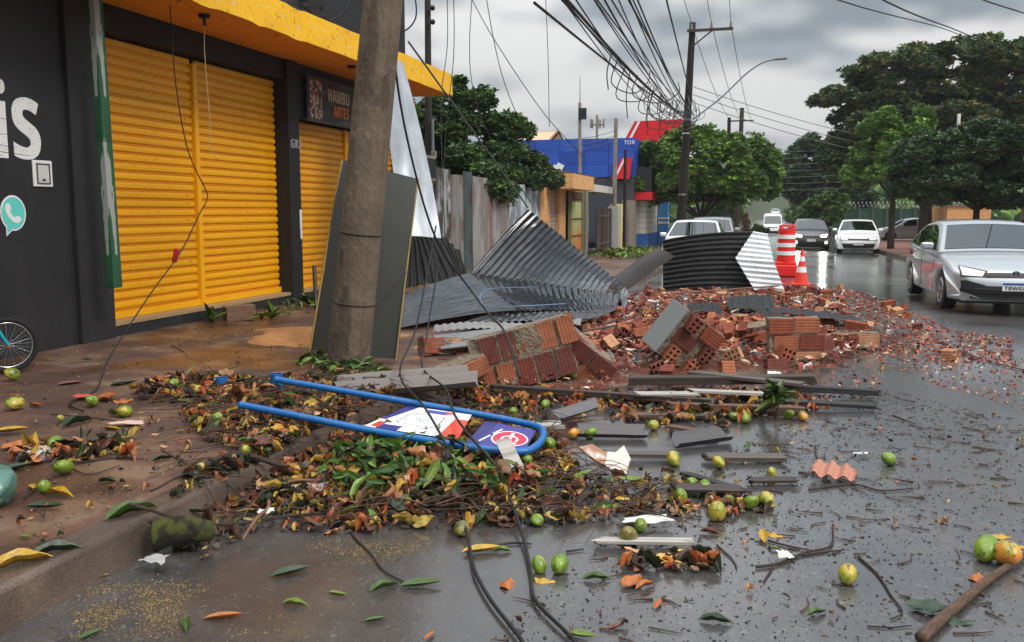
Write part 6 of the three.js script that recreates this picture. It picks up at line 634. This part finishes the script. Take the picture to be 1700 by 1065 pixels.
{ // wooded hill far down the road
  const l = []; for (let i = 0; i < 2200; i++) { const x = R(-90, 110), z = R(-125, -430); if (x > -5.5 && x < 7 && z > -300) continue; const far = sst(-150, -480, z), y = slope(z) + far * (9 + 10 * fbm(x * 0.006 + 7, z * 0.006, 4096, 3, 12)) - 0.25; for (let j = 0; j < 14; j++) l.push([E3(V(x + R(-2.4, 2.4), y + R(1.2, 5), z + R(-2, 2)), R(-1, 1), R(6.28), R(-1, 1), R(1.2, 2.4)), pick(gMid)]); }
  tag(inst('hillside_wood', tuftG, mFol, null, l), 'hazy wooded hillside at the end of the road', null, null, 'stuff');
  const hp = [[-9, -170, 5], [-14, -230, 6], [7.5, -150, 5], [11, -200, 6], [-7, -150, 4], [-26, -300, 9], [14, -320, 8], [-4, -400, 8], [5, -380, 8]]; hp.forEach(([x, z, w], i) => { const far = sst(-150, -480, z), y = slope(z) + far * 12, h = thing('distant_house', `pale red-roofed house at the road end, ${['nearest', 'second nearest', 'third nearest', 'fourth nearest', 'fifth nearest', 'sixth nearest', 'seventh nearest', 'eighth nearest', 'farthest'][[...hp].sort((a, b) => b[1] - a[1]).findIndex((q) => q === hp[i])]} one`, 'house', 'distant houses', [x, y, z]); mesh('wall', box(w, 3, 6, 0, 1.5, 0), M(S(196, 188, 176), 0.9), h); mesh('roof', tf(new THREE.ConeGeometry(w * 0.85, 1.6, 4), 0, 3.8, 0, 0, 0.785), M(S(150, 86, 62), 0.9), h); mesh('window', [box(0.8, 0.9, 0.06, -w * 0.25, 1.7, 3.01), box(0.8, 0.9, 0.06, w * 0.25, 1.7, 3.01)], mDark, h); });
  [[1.4, -190, 'far white car climbing the hill'], [2.4, -230, 'farthest tiny pale car on the hill'], [0.2, -160, 'tiny white car behind the van']].forEach(([x, z, lb]) => car(lb, 'distant cars', [x, slope(z), z], 0, { ...hatch, color: S(220, 222, 226) }));
}
// ---------- poles and wires ----------
const mPoleD = M(S(84, 72, 62), 0.9, { map: rep(poleC, 1, 0.5) }), mCable = M(S(26, 26, 28), 0.6), mCableG = M(S(96, 98, 100), 0.6);
const mastP = V(-3.12, 8.8, -37), lampBase = V(-3.0, 5.15, -37);
{
  const p = thing('street_lamp_pole', 'tall brown street pole with crossarm and long curved lamp arm', 'street lamp'); mesh('shaft', taper([[-3.42, -0.4, -37], [-3.28, 3, -37], [-3.08, 8.85, -37]], 0.2, 0.12, 14, 12), mPoleD, p); mesh('crossarm', box(1.75, 0.1, 0.1, -2.4, 8.52, -36.85), WD.dk, p); mesh('brace', taper([[-3.1, 7.9, -36.9], [-2.3, 8.5, -36.85]], 0.03, 0.03, 2, 6), WD.dk, p);
  for (const x of [-3.1, -2.35, -1.62]) mesh('insulator', tf(new THREE.CylinderGeometry(0.04, 0.06, 0.2, 8), x, 8.68, -36.85), mConc, p);
  const a = mesh('lamp_arm', tube([[-3.0, 5.1, -36.85], [-1.9, 5.9, -36.6], [-0.9, 6.8, -36.4], [-0.35, 7.12, -36.3], [0.1, 7.2, -36.2]], 0.03, 24, 8), mSheet, p); mesh('lamp_head', rbox(0.5, 0.07, 0.16, 0.03, 0.25, 7.2, -36.2, 0, 0, 0.04), mConc, a); for (const y of [4.6, 5.15, 2.2]) mesh('clamp_band', tf(new THREE.CylinderGeometry(0.2 - y * 0.008, 0.2 - y * 0.008, 0.06, 14), -3.4 + y * 0.037, y, -37), mChrome, p);
  const sp = (n, l, pts, r, m, extra) => { const t = thing(n, l, 'pole'); mesh('shaft', taper(pts, r, r * 0.8, 8, 10), m, t); extra?.(t); return t; };
  sp('wooden_pole', 'dark slender pole with insulators rising behind the yellow canopy end', [[-7.45, 0, -19.5], [-7.43, 6.2, -19.5]], 0.085, M(S(48, 40, 36), 0.9), (t) => { for (const y of [6.0, 5.7]) mesh('insulator', tf(new THREE.SphereGeometry(0.06, 10, 8), -7.28, y, -19.4), mDark, t); mesh('meter_box', rbox(0.12, 0.16, 0.1, 0.02, -7.25, 2.8, -19.3), mConc, t); mesh('conduit', taper([[-7.3, 0, -19.4], [-7.3, 3.6, -19.4]], 0.03, 0.03, 2, 6), mSheet, t); });
  sp('grey_pole', 'grey pole with insulator bracket in front of the blue panels', [[-8.3, 0, -41], [-8.35, 6.4, -41]], 0.09, mConc, (t) => { mesh('bracket', box(0.35, 0.5, 0.1, -8.2, 5.9, -40.9), mDark, t); mesh('aerial', taper([[-8.35, 6.4, -41], [-8.35, 7.6, -41]], 0.02, 0.01, 2, 5), mDark, t); });
  sp('thin_grey_pole', 'thin grey pole standing by the plank gate', [[-6.3, -0.2, -38.4], [-6.27, 5.4, -38.4]], 0.1, mConc, (t) => mesh('white_base', span(-6.55, -6.1, -0.2, 1.75, -38.3, -38.75), M(S(186, 184, 180), 0.8), t)); sp('thin_brown_pole', 'thin brown pole close to the thin grey pole', [[-6.1, -0.2, -40], [-6.1, 4.2, -40]], 0.08, mPoleD);
  sp('far_dark_pole', 'dark pole on the left pavement beyond the cyclist', [[-1.9, -0.6, -60], [-1.85, 4, -60], [-1.8, 8, -60]], 0.17, M(S(52, 46, 42), 0.9)); sp('far_crossarm_pole', 'far pole with crossarm rising above the round street tree', [[-3.0, -0.8, -70], [-3.0, 8.4, -70]], 0.16, mPoleD, (t) => { mesh('crossarm', box(1.9, 0.1, 0.1, -2.2, 8.15, -70), WD.dk, t); });
  sp('white_pole_stub', 'short white pole top showing inside the big tree', [[10.2, 3, -57], [10.2, 7.0, -57]], 0.11, M(S(206, 206, 204), 0.7)); [[-3.4, -95], [-3.4, -125], [4.6, -140]].forEach(([x, z], i) => sp('distant_pole', ['distant pole left of the far road', 'smallest distant pole left of the far road', 'distant pole right of the far road'][i], [[x, slope(z) - 0.3, z], [x, slope(z) + 8, z]], 0.14, mPoleD));
}
const sag = (a, b, s, n = 9) => { const A = V(...a), B = V(...b), l = []; for (let i = 0; i <= n; i++) { const t = i / n, p = A.clone().lerp(B, t); p.y -= s * 4 * t * (1 - t); l.push(p); } return l; };
const wire = (pts, r, label, group, m = mCable) => tag(mesh('cable', tube(pts, r, Math.max(16, pts.length * 6), 5), m), label, 'cable', group);
// bundle from over the viewer to the street pole
[[-2.3, 3.6, 0.1, 0.016], [-2.15, 3.75, 0.25, 0.012], [-2.05, 3.7, 0.3, 0.018], [-1.9, 3.9, 0.2, 0.01], [-1.75, 3.85, 0.4, 0.012], [-1.6, 4.0, 0.05, 0.014], [-1.5, 4.1, 0.3, 0.012], [-1.2, 4.3, 0.1, 0.014]].forEach(([x, y, s, r], i) => wire(sag([x, y, -9], [-3.0 + i * 0.02, 5.05 + (i % 4) * 0.12, -36.8], s), r, 'cable of the dark bundle running to the street lamp pole', 'cables of the roadside bundle'));
[[-3.1, -36.85], [-2.35, -36.85], [-1.62, -36.85]].forEach(([x, z], i) => { wire(sag([x + 0.7, 9.6, -12], [x, 8.78, z], 0.5), 0.012, `overhead power line reaching the ${['left', 'middle', 'right'][i]} crossarm insulator`, 'power lines', mCableG); wire(sag([x, 8.78, z], [x + 0.2, 8.25, -70], 0.5), 0.014, `overhead power line beyond the lamp pole, ${['left', 'middle', 'right'][i]} of three`, 'power lines', mCableG); });
for (let i = 0; i < 9; i++) wire(sag([R(-2.4, -1.5), R(3.6, 4.2), -9], [-3.05, R(4.9, 5.5), -36.8], R(0.05, 0.6)), R(0.006, 0.011), 'thin strand of the dark bundle running to the street lamp pole', 'thin strands of the roadside bundle');
for (let i = 0; i < 14; i++) { const z = R(-14, -28), x = -2.2 + (z + 14) * 0.03 + R(-0.1, 0.1), y = 3.55 + (-z - 9) * 0.054, l = R(0.25, 0.75), w = R(0.2, 0.7); wire([[x, y, z], [x - 0.1, y - l * 0.7, z - 0.1], [x + w * 0.5, y - l, z - 0.4], [x + w, y - l * 0.5, z - 0.9], [x + w * 0.9, y + 0.05, z - 1.5]], R(0.006, 0.011), 'tangled loop of cable drooping from the roadside bundle', 'tangled cable loops'); }
// snapped ends hanging from the bundle
[[-2.2, 3.75, -13, 0.5], [-2.3, 3.9, -15, 0.5], [-2.3, 3.9, -15.5, 0.8], [-2.35, 4.0, -18, 0.5], [-2.4, 4.1, -19, 1.0], [-2.45, 4.2, -20, 0.8], [-2.5, 4.3, -22, 1.2], [-2.6, 4.4, -24, 0.7]].forEach(([x, y, z, l], i) => wire(i % 2 ? [[x, y, z], [x - 0.15, y - l, z], [x + 0.15, y - l * 1.1, z - 0.3], [x + 0.4, y - l * 0.6, z - 0.8], [x + 0.3, y - 0.1, z - 1.6]] : [[x, y, z], [x - 0.06, y - l * 0.5, z], [x - 0.03, y - l, z + 0.05]], 0.009, i % 2 ? 'slack loop of cable hanging under the roadside bundle' : 'snapped cable end hanging straight from the roadside bundle', i % 2 ? 'slack cable loops' : 'snapped cable ends'));
// wires over the right side
wire([[-1.4, 4.2, -8], [0.6, 4.62, -14], [4.6, 6.5, -28], [10.5, 9.2, -50]], 0.012, 'lower black cable crossing the sky into the big tree at the right', 'tree cables'); wire([[-0.4, 4.1, -8], [1.33, 4.55, -14], [4.9, 6.45, -28], [10.8, 9.3, -50]], 0.015, 'upper thicker black cable crossing the sky into the big tree at the right', 'tree cables'); wire([[1.6, 3.9, -10], [2.63, 4.45, -14], [4.17, 4.95, -18], [9, 6.4, -30]], 0.012, 'short length of cable in the top right corner', null);
for (let i = 0; i < 7; i++) wire(sag([-12, 5.6 - i * 0.42, -72], [16, 6.6 - i * 0.5, -68], 0.25), 0.016, `${['highest', 'second', 'third', 'fourth', 'fifth', 'sixth', 'lowest'][i]} of seven thin lines crossing the distant street`, 'cross street lines', mCableG);
for (let i = 0; i < 3; i++) wire(sag([-3.0, 6.4 - i * 0.3, -37], [9, 4.6 - i * 0.4, -52], 0.3), 0.014, `${['upper', 'middle', 'lower'][i]} service line from the lamp pole to the right side`, 'service lines', mCableG);
for (let i = 0; i < 3; i++) wire(sag([-9, 4.3 + i * 0.25, -41], [-6.3, 4.5 + i * 0.2, -38.4], 0.1), 0.012, `${['lower', 'middle', 'upper'][i]} short line between thin poles before the blue store`, 'short lines', mCableG);
// torn wires around the leaning pole
[[[-5.75, 6.4, -16], [-5.72, 4.6, -16], [-5.7, 3.6, -15.6], [-5.3, 1.2, -14.6], [-5.05, 0.4, -14]], [[-5.62, 6.4, -16], [-5.6, 4.4, -16], [-5.66, 3.0, -15.7], [-5.5, 1.0, -15]], [[-5.5, 6.6, -17], [-5.6, 4.1, -17], [-5.2, 2.9, -17], [-4.5, 1.7, -17.4]], [[-5.44, 6.4, -17], [-5.1, 4.2, -17.4], [-4.7, 2.9, -18]], [[-4.9, 7, -20], [-4.8, 5, -20], [-4.76, 3.4, -20]], [[-5.6, 5.6, -17], [-5.2, 4.9, -17], [-4.4, 3.5, -18], [-3.8, 2.7, -19]]].forEach((p, i) => wire(p, 0.008, `torn wire dangling beside the canopy end, ${ordinal(i, 6)} of six`, 'dangling wires'));
wire([[-5.95, 5.2, -14], [-6.05, 4.75, -14], [-5.8, 4.42, -14], [-5.55, 4.6, -14], [-5.6, 5.1, -14], [-5.85, 5.4, -14]], 0.013, 'thick coil of black cable beside the dark slender pole', null);
wire([[-6.3, 4.6, -12.0], [-6.1, 4.25, -12.1], [-5.9, 4.5, -12.3], [-6.0, 4.95, -12.4]], 0.012, 'loop of black cable over the canopy edge', null);
tag(mesh('guy_wire', taper([[-3.14, 3.05, -7.75], [-3.62, 1.6, -13.8]], 0.01, 0.012, 10, 6), mCableG), 'straight grey stay wire from the leaning pole to the roof sheet peak', 'wire');
wire([[-3.2, 4.2, -7.75], [-3.3, 3.0, -7.8], [-3.33, 2.0, -8.3], [-3.18, 1.2, -8.6], [-3.0, 0.75, -9.0], [-2.6, 0.55, -8.4], [-2.2, 0.48, -7.6], [-1.9, 0.2, -7.0]], 0.011, 'black cable falling down the leaning pole onto the mortar slab', null);
wire([[-3.3, 1.0, -8.9], [-3.1, 0.35, -8.0], [-2.75, 0.25, -7.0], [-2.25, 0.24, -6.2], [-1.9, 0.24, -5.4], [-1.62, 0.2, -4.95], [-1.42, 0.14, -4.7], [-1.1, 0.03, -4.06], [-0.93, 0.012, -3.6], [-0.85, 0.012, -3.35], [-0.62, 0.012, -3.04], [-0.5, 0.012, -2.8]], 0.0085, 'right one of two black cables trailing over the near asphalt', 'trailing cables');
wire([[-3.25, 1.4, -8.7], [-3.15, 0.5, -7.9], [-2.7, 0.3, -6.4], [-2.1, 0.27, -5.4], [-1.75, 0.16, -4.85], [-1.45, 0.06, -4.2], [-1.27, 0.012, -3.8], [-1.18, 0.012, -3.58], [-1.02, 0.012, -3.3], [-0.79, 0.012, -2.97], [-0.68, 0.012, -2.75]], 0.0085, 'left one of two black cables trailing over the near asphalt', 'trailing cables');
wire([[-3.42, 0.95, -8.3], [-3.62, 0.55, -7.9], [-3.68, 0.14, -7.75]], 0.01, 'short black cable curving down the grey panel', null);
wire([[-6.38, 3.8, -8.85], [-6.38, 2.9, -8.9], [-6.36, 2.2, -9.05], [-6.3, 1.68, -9.3], [-6.33, 1.62, -9.26], [-6.1, 1.15, -8.5], [-5.7, 0.75, -7.4], [-5.3, 0.3, -6.3], [-5.05, 0.15, -5.85], [-4.9, 0.145, -5.4], [-4.6, 0.145, -5.2]], 0.007, 'thin dark cord hanging from the soffit past the yellow shutter to the ground', null);
tag(mesh('red_connector', rbox(0.05, 0.15, 0.05, 0.012, -6.05, 1.08, -8.3, 0, 0.3, -0.25), M(S(176, 22, 26), 0.4)), 'small red connector hanging on the cord before the yellow shutter', 'connector');
wire([[-6.3, 3.68, -9.36], [-6.3, 3.4, -9.34], [-6.28, 2.6, -9.36], [-6.28, 2.22, -9.38], [-6.22, 2.15, -9.42]], 0.005, 'pale frayed string hanging from the lamp socket', null, M(S(190, 170, 120), 0.8));
wire([[-2.9, 0.55, -11.6], [-3.6, 0.5, -11.6], [-3.3, 0.38, -10.6], [-2.8, 0.42, -10.4], [-2.4, 0.4, -11]], 0.006, 'thin pale blue wire snaking over the flat roof sheet', null, M(S(110, 140, 176), 0.6));
tag(mesh('steel_rod', taper([[-1.9, 0.25, -9.6], [-0.75, 0.3, -11.6]], 0.012, 0.012, 6, 6), M(S(84, 58, 48), 0.8)), 'rusty reinforcing rod slanting across the rubble', 'rod'); tag(mesh('steel_rod', taper([[-1.6, 0.3, -13.6], [0.2, 0.35, -15.2]], 0.012, 0.012, 6, 6), M(S(120, 84, 68), 0.8)), 'thin rod across the rubble before the folded sheet', 'rod');
{ // branch tips reaching in from the left edge
  const b = thing('hanging_branch', 'thin leafy branch tips reaching in front of the black wall at the left edge', 'branch', null, [-5.6, 2.2, -5.6]); for (let i = 0; i < 7; i++) { const y = R(-0.5, 0.55), L = R(0.2, 0.5); mesh('twig', taper([[-0.5, y - 0.1, 0.45], [-0.2, y, 0.2], [L * 0.6 - 0.15, y + R(-0.08, 0.12), -L * 0.35]], 0.006, 0.002, 6, 5), mTwig[0], b); for (let j = 0; j < 3; j++) { const m = mesh('leaf', leafG[j % 2], mLeaf[1], b); m.scale.setScalar(R(0.05, 0.09)); m.position.set(-0.2 + j * 0.08, y + R(-0.03, 0.03), 0.2 - j * 0.1); m.rotation.set(R(1), R(6), R(1)); } }
}
scene.fog = new THREE.FogExp2(new THREE.Color(0.78, 0.82, 0.86), 0.00035);
renderer.render(scene, camera);
